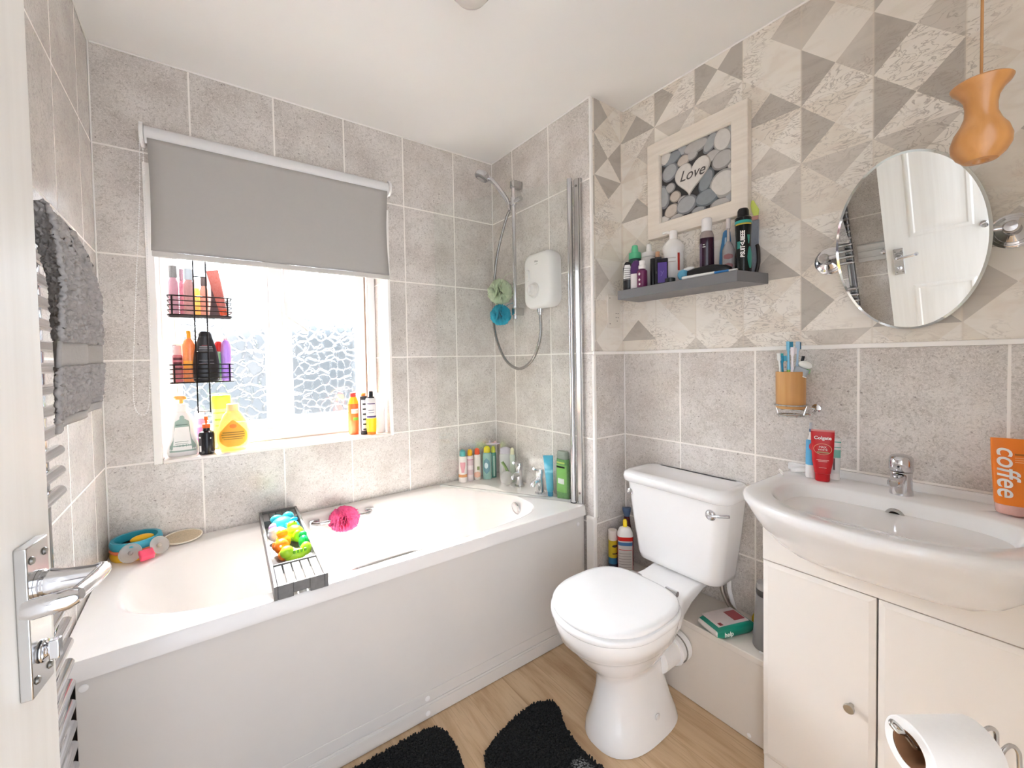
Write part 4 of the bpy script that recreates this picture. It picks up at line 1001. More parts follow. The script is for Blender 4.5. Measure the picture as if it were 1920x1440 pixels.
# ------------------------------------------------------------------ bath mats
MATB = mat('black tufted pile', '#191a1b', .95, var=.35, scale=220, bump=.6)
def in_poly(x, y, P):
    c = False
    for i in range(len(P)):
        x0, y0 = P[i - 1]; x1, y1 = P[i]
        if (y0 > y) != (y1 > y) and x < (x1 - x0)*(y - y0)/(y1 - y0) + x0: c = not c
    return c
def pile_mat(name, label, outline, h=.016, step=.0048):
    P = [(q.x, q.y) for q in spline([(a, c, 0) for a, c in outline], 8, closed=True)]
    rnd = random.Random(11); root = thing(name, label, 'bath mat', (0, 0, 0))
    MB().prism(P, lambda x, y: (x, y, .0012), lambda x, y: (x, y, .0085)).build('backing', MATB, root)
    xs = [q[0] for q in P]; ys = [q[1] for q in P]; b = MB()
    x = min(xs)
    while x < max(xs):
        y = min(ys)
        while y < max(ys):
            px, py = x + rnd.uniform(-.002, .002), y + rnd.uniform(-.002, .002)
            if in_poly(px, py, P):
                r_ = rnd.uniform(.0028, .0042); dx, dy = rnd.uniform(-.003, .003), rnd.uniform(-.003, .003); zt = h*rnd.uniform(.75, 1.1)
                n = 5; a0 = rnd.random()*6
                lo = [(px + r_*math.cos(a0 + 2*PI*k/n), py + r_*math.sin(a0 + 2*PI*k/n), .0080) for k in range(n)]
                hi = [(px + dx + r_*.8*math.cos(a0 + 2*PI*k/n), py + dy + r_*.8*math.sin(a0 + 2*PI*k/n), zt - .001) for k in range(n)]
                v0 = len(b.v); b.v += lo + hi + [(px + dx, py + dy, zt)]
                for k in range(n):
                    k2 = (k + 1) % n
                    b.f.append((v0 + k, v0 + k2, v0 + n + k2, v0 + n + k)); b.m.append(0)
                    b.f.append((v0 + n + k, v0 + n + k2, v0 + 2*n)); b.m.append(0)
            y += step
        x += step
    o = b.build('pile', MATB, root); o['kind'] = 'stuff'
    return root
pile_mat('bath_mat', 'rectangular black tufted bath mat along the bath panel', [(.40, -.748), (.70, -.748), (.865, -.752), (.918, -.790), (.922, -.86), (.900, -1.00), (.890, -1.15), (.86, -1.19), (.55, -1.20), (.38, -1.16), (.36, -.98), (.365, -.79)])
pile_mat('pedestal_mat', 'black tufted mat cut out to fit round the toilet base', [(.975, -.955), (1.04, -.918), (1.15, -.892), (1.235, -.890), (1.285, -.915), (1.290, -.955), (1.262, -1.005), (1.245, -1.06), (1.238, -1.128), (1.245, -1.19), (1.262, -1.245), (1.290, -1.30), (1.275, -1.35), (1.20, -1.365), (1.05, -1.36), (.965, -1.335), (.948, -1.25), (.948, -1.05)])
# ------------------------------------------------------------------ bottles and small things
def pl_(h, rough=.3, **k): return mat('plastic ' + h + (' r%s' % rough if rough != .3 else ''), h, rough, **k)
def cyl(h0, h1, r, sh=0.0): return [(h0, r*.94, r*.94, 2), (h0 + .002, r, r, 2), (h1 - sh - .002, r, r, 2), (h1, r*.9 if not sh else r*.55, r*.9 if not sh else r*.55, 2)]
def lines(t, rings, m, rows, name='small_print'):
    return decal(t, name, rings, rows, m, off=.0009, nz=1, na=8)

# --- window sill, left group
t = thing('baby_wash_bottle', 'white waisted pump bottle with pale green label at the left of the sill', 'bottle', (.2215, .072, SILL + .0006), .04)
rg = [(0, .046, .028, 2.6), (.006, .051, .031, 2.6), (.026, .0525, .032, 2.6), (.046, .0505, .031, 2.5), (.070, .0435, .028, 2.4), (.090, .0395, .026, 2.4), (.125, .0395, .026, 2.3), (.147, .0375, .025, 2.3), (.163, .031, .023, 2.2), (.172, .022, .020, 2), (.176, .020, .019, 2)]
part(t, 'body', rg, mat('bottle milk white', '#efedeb', .35))
decal(t, 'label', rg, [(.018, .160, -90, 62, lambda q: .80 if q < .2 else (.55 + .2*abs(q - .55) if q < .75 else .55*math.sqrt(max(.02, 1 - ((q - .75)/.25)**2))))], mat('sage label', '#9fb5aa', .4))
lines(t, rg, WHITET, [(.024, .115, -92, 30)], 'white_panel')
decal(t, 'small_print', rg, [(.122, .126, -92, 25)] + [(.105 - .008*i, .1065 - .008*i, -94, 22 - 3*(i % 3)) for i in range(9)], mat('print sage', '#6f857c', .5), off=.0014, nz=1)
part(t, 'collar', [(.1765, .020, .020, 2), (.180, .023, .023, 2), (.205, .021, .021, 2), (.207, .012, .012, 2)], pl_('#f0eeec'))
part(t, 'pump_head', [(.2075, .007, .007, 2), (.222, .007, .007, 2), (.2225, .018, .010, 2.5), (.232, .022, .010, 2.5, -.004), (.237, .016, .008, 2.5, -.004)], pl_('#f3b25a'))

t = thing('spray_bottle', 'small black bottle with orange nozzle at the front of the sill', 'bottle', (.3005, .040, SILL + .0006), -.05)
rg = [(0, .026, .026, 2), (.003, .0275, .0275, 2), (.078, .0275, .0275, 2), (.088, .024, .024, 2), (.094, .013, .013, 2), (.104, .0125, .0125, 2)]
part(t, 'body', rg, mat('bottle black', '#1b1a20', .22))
decal(t, 'label', rg, [(.010, .075, -140, 16)], mat('dark grey label', '#4d4a50', .4)); decal(t, 'small_print', rg, [(.066, .072, -140, 12), (.012, .036, -138, 10), (.062, .068, -60, 4)], WHITET, off=.0012, nz=1)
part(t, 'collar', [(.1045, .0135, .0135, 2), (.108, .0145, .0145, 2), (.120, .014, .014, 2), (.122, .009, .009, 2)], pl_('#e0601a'))
part(t, 'nozzle', [(.1225, .0045, .0045, 2), (.136, .004, .004, 2), (.1365, .0075, .009, 2.4), (.152, .0065, .008, 2.4)], pl_('#e86a22'))

t = thing('baby_shampoo_bottle', 'clear yellow bottle with orange teardrop label on the window sill', 'bottle', (.394, .056, SILL + .0006), -.08)
rg = [(0, .043, .024, 2.4), (.005, .050, .028, 2.4), (.040, .0585, .030, 2.3), (.080, .057, .030, 2.3), (.120, .048, .027, 2.3), (.150, .035, .023, 2.2), (.165, .022, .019, 2)]
part(t, 'body', rg, clear_plastic('amber clear', '#f8e39a', .42))
decal(t, 'label', rg, [(.018, .128, -90, 60, lambda q: .95*math.sqrt(max(.01, 1 - ((q - .38)/.40)**2)) if q < .55 else max(.03, .86*(1 - (q - .55)/.46)**.9))], mat('amber label', '#f0b13a', .4), nz=16, na=16)
decal(t, 'small_print', rg, [(.056, .060, -90, 40), (.066, .070, -91, 42), (.075, .079, -90, 38), (.048, .051, -91, 32)], mat('print brown', '#9a7a2e', .5), off=.0013, nz=1)
decal(t, 'label_badge', rg, [(.094, .112, -90, 11, oval)], mat('orange dot', '#ef8b2c', .4), off=.0014)
part(t, 'cap', [(.1655, .0215, .0215, 2), (.168, .0235, .0235, 2), (.193, .022, .022, 2), (.195, .018, .018, 2)], pl_('#f3d795'))

t = thing('green_wash_tube', 'lime green upright tube behind the yellow bottle on the sill', 'bottle', (.357, .140, SILL + .0006), 0)
rg = [(0, .030, .022, 2.5), (.004, .033, .024, 2.5), (.12, .034, .022, 2.5), (.170, .035, .020, 2.6)]
part(t, 'body', rg, clear_plastic('lime tube', '#cfe38a', .15))
part(t, 'cap', [(.1705, .034, .019, 3), (.175, .0365, .0205, 3), (.222, .036, .020, 3), (.228, .033, .018, 3)], pl_('#b5d94a'))
decal(t, 'small_print', rg, [(.150, .156, -90, 55), (.120, .128, -90, 45), (.096, .101, -90, 40)], pl_('#8fb943'), nz=1)

t = thing('pink_wash_bottle', 'translucent pink bottle half hidden behind the white pump bottle', 'bottle', (.279, .125, SILL + .0006), 0)
rg = cyl(0, .135, .024, .012)
part(t, 'body', rg, clear_plastic('pink clear', '#e79ac0', .3)); part(t, 'cap', cyl(.1355, .165, .016), pl_('#f1dfe8')); decal(t, 'label', rg, [(.03, .10, -90, 50)], pl_('#c9769f'))

# --- window sill, right group
t = thing('sun_cream_bottle', 'orange sun cream bottle with red cap on the right of the sill', 'bottle', (.905, .098, SILL + .0006), -.3)
rg = [(0, .023, .018, 2.4), (.004, .025, .020, 2.4), (.150, .0255, .020, 2.4), (.152, .0255, .020, 2.4)]
part(t, 'body', rg, pl_('#ef6a2d')); part(t, 'shoulder', [(.1525, .0255, .020, 2.4), (.165, .024, .019, 2.3), (.186, .016, .015, 2)], pl_('#f2c12b'))
part(t, 'cap', [(.1865, .013, .013, 2), (.188, .0145, .0145, 2), (.206, .0135, .0135, 2), (.208, .011, .011, 2)], pl_('#d83a35'))
decal(t, 'label', rg, [(.104, .128, -70, 38)], pl_('#e8d9c0')); decal(t, 'small_print', rg, [(.070, .085, -62, 30)], pl_('#7fae3c')); decal(t, 'label_stripe', rg, [(.122, .127, -70, 34)], pl_('#ffffff'), off=.0012, nz=1)

t = thing('body_spray', 'slim black and white striped bottle between the orange and yellow ones', 'bottle', (.9445, .060, SILL + .0006), -.3)
rg = cyl(0, .190, .017)
part(t, 'body', rg, pl_('#2e2b2f')); decal(t, 'label', rg, [(.02, .172, -78, 50)], pl_('#d8d6de')); decal(t, 'small_print', rg, [(.022 + .025*i, .030 + .025*i, -78, 26) for i in range(6)], DARKT, off=.0012, nz=1)
part(t, 'cap', cyl(.1905, .205, .011), pl_('#f08b42'))

t = thing('hair_tube', 'white and yellow tube with black cap on the right of the sill', 'tube', (.9735, .034, SILL + .0006), -.3)
rg = [(.0125, .022, .016, 2.3), (.016, .0225, .017, 2.3), (.080, .0245, .019, 2.3), (.0805, .0245, .019, 2.3)]
part(t, 'base_cap', [(0, .020, .015, 2.3), (.002, .0215, .016, 2.3), (.012, .0215, .016, 2.3)], pl_('#ee8c2a')); part(t, 'lower_body', rg, pl_('#f6cc1c'))
r2 = [(.081, .0245, .019, 2.3), (.15, .025, .019, 2.3), (.176, .025, .018, 2.6), (.180, .022, .015, 2.6)]
part(t, 'upper_body', r2, pl_('#e9e5e2')); decal(t, 'small_print', r2, [(.084, .093, -90, 60), (.150, .155, -90, 45), (.108, .110, -90, 30), (.120, .122, -90, 35)], pl_('#5f4f7a'), nz=1)
part(t, 'neck', [(.1805, .017, .013, 2.4), (.186, .016, .012, 2.4)], BLACKP); part(t, 'cap', [(.1865, .0105, .0105, 2), (.212, .0105, .0105, 2), (.214, .009, .009, 2)], BLACKP)

t = thing('white_bottle', 'plain white rounded bottle against the right window reveal', 'bottle', (1.0265, .058, SILL + .0006), -.3)
part(t, 'body', [(0, .020, .018, 2.3), (.006, .0245, .022, 2.3), (.150, .0235, .021, 2.3), (.172, .019, .018, 2.2), (.180, .013, .013, 2)], pl_('#ece7e6', .4)); part(t, 'cap', cyl(.1805, .200, .014), pl_('#e7e3ea', .4))

# --- black wire caddy hanging in the window, with two baskets
cad = thing('wire_caddy', 'black wire two-basket caddy hanging in the window', 'shower caddy', (.2965, .082, 0))
b = MB()
for x in (-.0205, .0205):
    b.tube([(x, -.052, 1.056), (x, -.052, 1.90)], .0026, 8)
for z in (1.062, 1.30, 1.60): b.tube([(-.0205, -.0535, z), (.0205, -.0535, z)], .0022, 8)
b.tube(spline([(-.0205, -.052, 1.90), (-.018, -.045, 1.93), (0, -.040, 1.938), (.018, -.045, 1.93), (.0205, -.052, 1.90)], 5), .0026, 8)
b.build('hanger_rods', BLACKW, cad)
for z0, z1 in ((1.4465, 1.521), (1.1785, 1.250)):
    b = MB()
    for k in range(5):
        z = z0 + (z1 - z0)*k/4; b.tube([(q[0], q[1], z) for q in rrect(.105, .0505, .016, k=4)], .0021 if 0 < k < 4 else .0026, 8, closed=True)
    for x, y in ((-.091, -.0505), (.091, -.0505), (-.091, .0505), (.091, .0505), (-.0205, .0505), (.0205, .0505)):
        b.tube([(x, y, z0), (x, y, z1)], .0028, 8)
    for y in [-.042 + .014*i for i in range(7)]: b.tube([(-.105, y, z0), (.105, y, z0)], .0016, 6)
    b.build('basket', BLACKW, cad)
CX, CYY = .2965, .082
def cthing(name, label, x, y, z, rz=0, group=None, rot=None): return thing(name, label, 'bottle', (CX + x, CYY + y, z + .0024), rz, group, rot)
zb = 1.1785
t = cthing('shampoo_bottle', 'large black shampoo bottle in the middle of the lower caddy basket', .012, -.020, zb, .05)
rg = [(0, .040, .020, 2.5), (.006, .0445, .023, 2.5), (.070, .0455, .0235, 2.4), (.120, .039, .021, 2.4), (.160, .030, .0185, 2.3), (.180, .0245, .017, 2.3)]
part(t, 'body', rg, mat('bottle charcoal', '#232124', .3)); part(t, 'cap', [(.1805, .024, .0165, 2.3), (.194, .0225, .0160, 2.3), (.203, .016, .012, 2.2)], mat('bottle charcoal', '#232124', .3))
decal(t, 'small_print', rg, [(.138, .143, -90, 35), (.130, .135, -90, 36), (.122, .125, -90, 34), (.085, .087, -90, 30), (.072, .074, -90, 30)], mat('print grey', '#8d8a8c', .5), nz=1); decal(t, 'print_red', rg, [(.145, .147, -95, 16)], pl_('#a8424a'), nz=1)
t = cthing('orange_tube', 'bright orange bottle left of the black one in the lower basket', -.043, -.010, zb, 0)
rg = [(0, .019, .014, 2.4), (.004, .021, .016, 2.4), (.150, .021, .016, 2.4), (.165, .016, .013, 2.3), (.175, .008, .008, 2)]
part(t, 'body', rg, clear_plastic('orange clear', '#f78d17', .15)); part(t, 'cap', cyl(.1755, .205, .0075), pl_('#f6a51e')); decal(t, 'label', rg, [(.055, .085, -90, 60)], pl_('#f6a93a'))
t = cthing('red_bottle', 'small red printed bottle at the left of the lower basket', -.0815, -.008, zb, 0)
rg = [(0, .015, .013, 2.5), (.004, .0165, .0145, 2.5), (.105, .0165, .0145, 2.5), (.109, .012, .011, 2.4)]
part(t, 'body', rg, clear_plastic('red clear', '#d4646e', .2)); part(t, 'cap', cyl(.1095, .146, .0125), clear_plastic('blush cap', '#f2d3d2', .3)); decal(t, 'label_print', rg, [(.088, .098, -80, 55), (.066, .080, -85, 50), (.050, .058, -75, 40)], pl_('#5c2029'))
t = cthing('green_tube', 'pale green bottle with red top right of the black one in the lower basket', .0575, .010, zb, 0)
rg = cyl(0, .122, .016)
part(t, 'body', rg, pl_('#bfe2b4')); part(t, 'cap', [(.1225, .016, .016, 2), (.126, .0175, .0175, 2), (.158, .016, .016, 2), (.164, .011, .011, 2)], pl_('#ee3a35')); decal(t, 'label', rg, [(.02, .115, -70, 20)], pl_('#7cc383'))
t = cthing('lilac_bottle', 'translucent lilac bottle at the right end of the lower basket', .0815, -.004, zb, 0)
rg = [(0, .0165, .014, 2.3), (.005, .018, .0155, 2.3), (.07, .0185, .016, 2.3), (.13, .0195, .016, 2.3), (.155, .017, .014, 2.3), (.168, .010, .010, 2)]
part(t, 'body', rg, clear_plastic('lilac clear', '#cfa3ea', .35)); part(t, 'cap', cyl(.1685, .178, .0085), pl_('#e3c6cf'))
t = cthing('grey_card_pack', 'pale flat packet standing at the back left of the lower basket', -.0675, .0345, zb, 0)
MB().box((-.030, -.004, .0), (.030, .004, .155)).build('packet', pl_('#d9cfc8'), t, bevel=.001); MB().box((-.030, -.0052, .118), (-.018, -.0042, .150)).build('packet_print', pl_('#57535a'), t)
zb = 1.4465
def mist(label, x, y, capc, liq, hh, w=.016, rz=0):
    t = cthing('spray_mist', label, x, y, zb, rz, 'bottles in the upper caddy basket')
    rg = [(0, w*.9, w*.8, 2.4), (.003, w, w*.9, 2.4), (hh*.66, w, w*.9, 2.4), (hh*.76, w*.62, w*.6, 2.2)]
    part(t, 'body', rg, clear_plastic('tint ' + liq, liq, .25)); part(t, 'cap', [(hh*.7605, w*.7, w*.65, 2.3), (hh*.78, w*.8, w*.75, 2.3), (hh, w*.78, w*.72, 2.3)], clear_plastic('tint ' + capc, capc, .2))
    return t
mist('pink mist bottle with grey cap at the left of the upper basket', -.085, -.020, '#8d8a88', '#dfa9b8', .190)
mist('slender dark rose bottle second from the left in the upper basket', -.060, .020, '#8a5a68', '#a8596c', .188, .009)
mist('tall clear grey bottle with a rosy base in the upper basket', -.036, -.015, '#c9d0d4', '#cf9f9c', .185, .018)
t = mist('low yellow bottle with a white cap in the upper basket', -.010, .018, '#f1ece6', '#e9c23c', .150, .013)
mist('peach bottle with brown cap near the middle of the upper basket', .0135, -.015, '#7d665f', '#f0b8a0', .158, .014)
mist('tall clear bottle right of the peach one in the upper basket', .030, .018, '#eceae8', '#e6e4e2', .185, .013)
t = cthing('hair_brush', 'dark grey brush leaning in the upper caddy basket', .052, .012, zb, 0, rot=(0, -.06, 0)); t['category'] = 'brush'
part(t, 'body', [(0, .022, .010, 2.4), (.010, .023, .011, 2.4), (.040, .018, .010, 2.3), (.085, .010, .008, 2.2), (.165, .007, .006, 2.2)], pl_('#48444a'))
t = cthing('coral_tube', 'coral red tube leaning left at the right end of the upper basket', .080, -.022, zb + .004, 0, rot=(0, -.20, 0)); t['category'] = 'tube'
part(t, 'cap', [(0, .012, .010, 2.3), (.002, .0135, .011, 2.3), (.022, .0135, .011, 2.3)], pl_('#f0683e')); part(t, 'body', [(.0225, .0145, .011, 2.3), (.10, .018, .009, 2.3), (.170, .021, .0025, 2.6), (.186, .0215, .0015, 3)], clear_plastic('coral tube', '#dc6f5c', .15))

# --- corner of the bath
zr = RIM + .0008
RC = -.55
def corner(name, label, x, y, body, cap, h, w, capc, lab=None, rz=RC, d=None, cs=.75):
    t = thing(name, label, 'bottle', (x, y, zr), rz, 'bottles in the corner of the bath'); w /= 2; d = d or w
    hb = h*.80
    rg = [(0, w*.92, d*.92, 2.2), (.004, w, d, 2.2), (hb*.94, w, d, 2.2), (hb, w*.85, d*.85, 2.2)]
    part(t, 'body', rg, mat('corner ' + body, body, .35)); part(t, 'cap', [(hb + .0005, w*cs*.9, d*cs*.9, 2), (hb + .004, w*cs, d*cs, 2), (h*.95, w*cs*.9, d*cs*.9, 2), (h, w*cs*.4, d*cs*.4, 2)], pl_(capc))
    return t, rg
t, rg = corner('wash_foam', 'white mousse bottle with teal cap furthest left in the bath corner', 1.444, -.048, '#e9e2dd', '#e9e2dd', .178, .047, '#5fb3b0')
decal(t, 'label', rg, [(.030, .046, -90, 80)], pl_('#c98a55')); decal(t, 'lettering', rg, [(.056, .112, -88, 34, lambda q: .5 + .5*math.sin(q*17)**2)], pl_('#d8949c'))
t, rg = corner('wash_foam', 'pale pink mousse bottle with yellow cap second from the left', 1.4895, -.050, '#ddcfd0', '#e9e2dd', .174, .038, '#f2b821')
decal(t, 'label', rg, [(.036, .064, -90, 80), (.088, .116, -90, 80)], pl_('#cfb3b8')); decal(t, 'stripe', rg, [(.117, .121, -90, 85)], pl_('#c06d8a'), nz=1)
t, rg = corner('wash_foam', 'cream bottle with red cap third from the left in the bath corner', 1.5340, -.054, '#e6dfd6', '#e9e2dd', .175, .040, '#e4572f')
decal(t, 'label', rg, [(.012, .048, -90, 60, oval)], pl_('#e5b39c')); decal(t, 'stripe', rg, [(.056, .076, -75, 20)], pl_('#8c9a62'))
t, rg = corner('face_wash', 'teal striped bottle with yellow flower cap in the bath corner', 1.5835, -.080, '#8fb9ae', '#e9e2dd', .184, .050, '#e6d32e', d=.019)
decal(t, 'label', rg, [(.030, .120, -100, 45, oval)], pl_('#5f8f9c')); decal(t, 'stripe', rg, [(.060, .095, -104, 22, oval)], pl_('#c9dde0'), off=.0012)
t, rg = corner('face_wash', 'dark green slim bottle with lime cap in the bath corner', 1.6285, -.076, '#3f8f7c', '#e9e2dd', .176, .034, '#cfdc4a')
decal(t, 'stripe', rg, [(.01, .125, -80, 12)], pl_('#a6d0bf'))
t, rg = corner('conditioner', 'wide pale grey bottle against the end wall in the bath corner', 1.6520, -.160, '#c9cbc9', '#e9e2dd', .182, .066, '#c9c4cd', d=.016, cs=.95)
t, rg = corner('conditioner', 'pale green slim bottle with cream cap beside the first bath tap', 1.6600, -.214, '#c5d3c0', '#e9e2dd', .186, .030, '#e6e3bd')
t = thing('bath_toy', 'pale lilac floppy toy resting on top of the corner bottles', 'toy', (1.6200, -.085, RIM + .187), RC)
b = MB().ball((0, 0, .0065), .042, .014, .006, seg=18).ball((-.016, 0, .016), .006, .005, .010, seg=10).ball((.016, 0, .015), .007, .005, .008, seg=10); b.build('body', mat('lilac toy', '#d5d0e0', .5), t)
t = thing('face_brush', 'grey round face brush with green handle propped by the taps', 'brush', (1.598, -.243, zr), RC)
hm = Matrix.Translation((0, 0, .0375)) @ Matrix.Rotation(PI/2 - .15, 4, 'X')
MB().lathe([(.0, -.008), (.030, -.008), (.035, -.003), (.035, .004), (.028, .009), (.0, .010)], 32, M=hm).build('head', mat('brush grey', '#b9b7b2', .4), t)
MB().tube(spline([(.010, .010, .060), (-.006, .012, .095), (-.022, .014, .120)], 5), .0075, 12).build('handle', mat('brush green', '#6f8f4a', .45), t)
t = thing('blue_tube', 'turquoise upside-down tube leaning by the green shower gel', 'tube', (1.6600, -.518, zr), -.9, rot=(0, -.05, -.9))
part(t, 'body', [(.0205, .013, .013, 2), (.03, .0165, .0165, 2), (.10, .0195, .015, 2), (.185, .024, .004, 2.4), (.197, .0245, .002, 3)], pl_('#4fb0cc')); part(t, 'cap', cyl(0, .020, .0135), pl_('#3b9ac0'))
t = thing('shower_gel', 'green shower gel bottle with clear cap standing by the screen post', 'bottle', (1.6815, -.585, zr), -1.5)
rg = [(0, .031, .018, 3), (.005, .034, .020, 3), (.150, .034, .020, 3), (.190, .032, .019, 3)]
part(t, 'body', rg, clear_plastic('green gel', '#4e9a2f', .18)); part(t, 'cap', [(.1905, .029, .017, 3), (.193, .030, .018, 3), (.226, .028, .016, 3)], clear_plastic('clear cap', '#b9c4b6', .5))
decal(t, 'label', rg, [(.035, .165, -80, 56)], pl_('#7bb35a')); decal(t, 'label_panel', rg, [(.075, .100, -82, 24)], pl_('#d9dcd6'), off=.0012); decal(t, 'lettering', rg, [(.150, .158, -90, 40)], BLACKP, off=.0012, nz=1); decal(t, 'small_print', rg, [(.170, .178, -90, 40)], pl_('#b9cf6a'), nz=1)

# --- head end of the bath: stacking ring toy and mesh pad
t = thing('bath_ring_toy', 'round blue, orange and yellow bath toy with two clear suckers', 'toy', (.085, -.075, zr), 0)
for nm, z0, z1, h_ in (('yellow_band', .0, .024, '#eebb2c'), ('orange_band', .0245, .036, '#ea7a52'), ('blue_rim', .0365, .062, '#38a6bd')):
    MB().lathe([(.046, z0), (.070, z0), (.0735, (z0 + z1)/2), (.070, z1), (.060, z1), (.058, z0), (.046, z0)], 44, cap=False).build(nm, pl_(h_), t)
MB().lathe([(.0, .0005), (.058, .0005), (.058, .006), (.0, .006)], 36).build('net_floor', mat('teal net', '#3d7f78', .7), t)
MB().ball((.016, -.004, .053), .034, .021, .013, seg=20, rot=Matrix.Rotation(.3, 3, 'Z')).build('yellow_lid', pl_('#f2bb1f'), t)
for x, y, nm in ((-.008, -.083, 'a'), (.066, -.060, 'b')):
    q = Matrix.Translation((x, y, .034)) @ Vector((x*.45, y*.6, .026)).to_track_quat('Z', 'Y').to_matrix().to_4x4()
    MB().lathe([(.031, .004), (.029, .0005), (.018, -.003), (.006, -.0045), (.006, .004), (.004, .006), (.0, .006)], 32, M=q, cap=False).build('sucker', clear_plastic('sucker clear', '#e3e1de', .55), t, solid=.0012)
MB().box((-.020, -.017, -.011), (.020, .017, .011)).xf(Matrix.Translation((.034, -.090, .0205)) @ Matrix.Rotation(.35, 4, 'Z') @ Matrix.Rotation(.5, 4, 'X')).build('pink_clip', pl_('#f0506f'), t, bevel=.004, seg=3)
t = thing('mesh_pad', 'oval beige mesh pad with pale rim lying at the back of the bath', 'pad', (.2150, -.040, zr), .05, rot=(.30, 0, .05))
t.location = (.2150, -.042, zr + .0135)
MB().loft([sell(.058, .037, 2, 48, 0, 0, .0015), sell(.058, .037, 2, 48, 0, 0, .004), sell(.03, .018, 2, 48, 0, 0, .006)]).build('pad_face', mat('beige mesh', '#d6c3a6', .9, var=.25, scale=260, bump=.8), t)
MB().tube([(.060*math.cos(2*PI*k/60), .039*math.sin(2*PI*k/60), .0035) for k in range(60)], .0028, 8, closed=True).build('rim', mat('pale rim', '#eee4d2', .5), t)

# --- bath tray and the toys in it
tray = thing('bath_tray', 'grey slatted bath tray across the tub holding rubber toys', 'bath tray', (.527, -.3665, RIM + .0008), -.045)
TG = grain_mat('grey painted tray', '#6c6a68', '#7b7977', 1, 50, .4, .05)
tw_, tl, th = .072, .352, .040
b = MB()
b.box((-tw_, -tl, 0), (-tw_ + .010, tl, th)); b.box((tw_ - .010, -tl, 0), (tw_, tl, th))
b.box((-tw_ + .0102, tl - .010, 0), (tw_ - .0102, tl, th))
b.box((-tw_ + .0102, -tl, 0), (-.022, -tl + .010, th)); b.box((.022, -tl, 0), (tw_ - .0102, -tl + .010, th)); b.box((-.0219, -tl, .010), (.0219, -tl + .010, th))
b.build('frame', TG, tray, bevel=.0015)
for y in (-.200, .232): MB().box((-tw_ + .0102, y, .004), (tw_ - .0102, y + .008, th - .003)).build('divider', TG, tray, bevel=.001)
for y0, y1 in ((-tl + .0102, -.2002), (.2402, tl - .0102)):
    for k in range(5):
        x = -tw_ + .0102 + k*.0252
        MB().box((x + .001, y0 + .0002, .024), (x + .0222, y1 - .0002, .033)).build('slat', TG, tray, bevel=.001)
MB().box((-tw_ + .0102, -.1918, .004), (tw_ - .0102, .2318, .009)).build('floor_panel', TG, tray)
TX, TYY = .527, -.3665
def toy(name, label, x, y, rz, group='rubber bath toys in the tray'):
    return thing(name, label, 'toy', (TX + x, TYY + y, RIM + .0105), rz, group)
def rub(h): return mat('rubber ' + h, h, .28, var=.02, sss=.0)
t = toy('rubber_toy', 'turquoise elephant bath toy with pink ear at the back of the tray', .004, .150, .1)
b = MB().ball((0, 0, .030), .040, .036, .030).ball((.026, .022, .046), .022, .018, .022).ball((-.016, .020, .050), .022, .016, .016).ball((-.026, -.014, .018), .020, .018, .018); b.build('body', rub('#35aebc'), t)
MB().ball((-.036, -.016, .030), .016, .014, .019).build('ear', rub('#c9a3cf'), t)
MB().tube(spline([(.004, -.030, .036), (.012, -.042, .028), (.016, -.046, .012)], 5), .010, 12).build('trunk', rub('#35aebc'), t)
t = toy('rubber_toy', 'white and pale blue whale toy left of the middle of the tray', -.023, .060, -.2)
b = MB().ball((0, 0, .028), .034, .024, .026).ball((-.012, 0, .042), .020, .016, .014); b.build('body', rub('#dfe7f1'), t); MB().ball((.004, -.022, .030), .003, seg=8).build('eye', rub('#5a2d36'), t)
t = toy('rubber_toy', 'bright blue fish toy on the right of the tray behind the lime one', .035, .088, .4)
b = MB().ball((0, 0, .030), .020, .026, .026).ball((.012, .022, .052), .018, .008, .010).ball((-.014, -.006, .050), .012, .008, .007); b.build('body', rub('#1ba7e0'), t)
t = toy('rubber_toy', 'lime green frog toy on the right of the tray', .027, .026, .5)
b = MB().ball((0, 0, .032), .026, .040, .030).ball((.006, .020, .056), .019, .016, .015).ball((-.010, -.030, .030), .018, .016, .022); b.build('body', rub('#92dd1f'), t); MB().ball((.008, .010, .071), .0032, seg=8).build('eye', rub('#2c3a16'), t)
t = toy('rubber_toy', 'yellow orange duck toy in the middle of the tray', -.016, -.014, .3)
b = MB().ball((0, 0, .026), .024, .028, .024).ball((.002, .010, .052), .019, .018, .016); b.build('body', rub('#f9aa16'), t)
t = toy('rubber_toy', 'orange octopus toy at the left front of the tray', -.030, -.085, .2)
b = MB().ball((0, .004, .036), .023, .024, .026).ball((-.008, -.030, .018), .015, .020, .016).ball((.010, -.044, .014), .018, .016, .013).ball((-.008, .034, .030), .012, .016, .016); b.build('body', rub('#f57b22'), t); MB().ball((-.010, -.017, .045), .004, seg=8).build('eye', rub('#fbe9c9'), t)
t = toy('rubber_toy', 'emerald green toy wedged at the right side of the tray', .042, -.060, .0)
b = MB().ball((0, 0, .026), .017, .024, .024).ball((0, .014, .046), .014, .014, .013); b.build('body', rub('#12b45c'), t)
t = toy('rubber_toy', 'yellow-green crocodile toy lying across the front of the tray', .003, -.128, .0)
b = MB().ball((0, -.010, .020), .036, .018, .019).ball((-.026, -.012, .036), .021, .020, .020).ball((.034, 0, .028), .018, .018, .022); b.build('body', rub('#a9d832'), t)
for k in range(4): MB().ball((-.006 + .011*k, -.026, .036), .005, .004, .007, seg=8).build('ridge', rub('#6fb52a'), t)

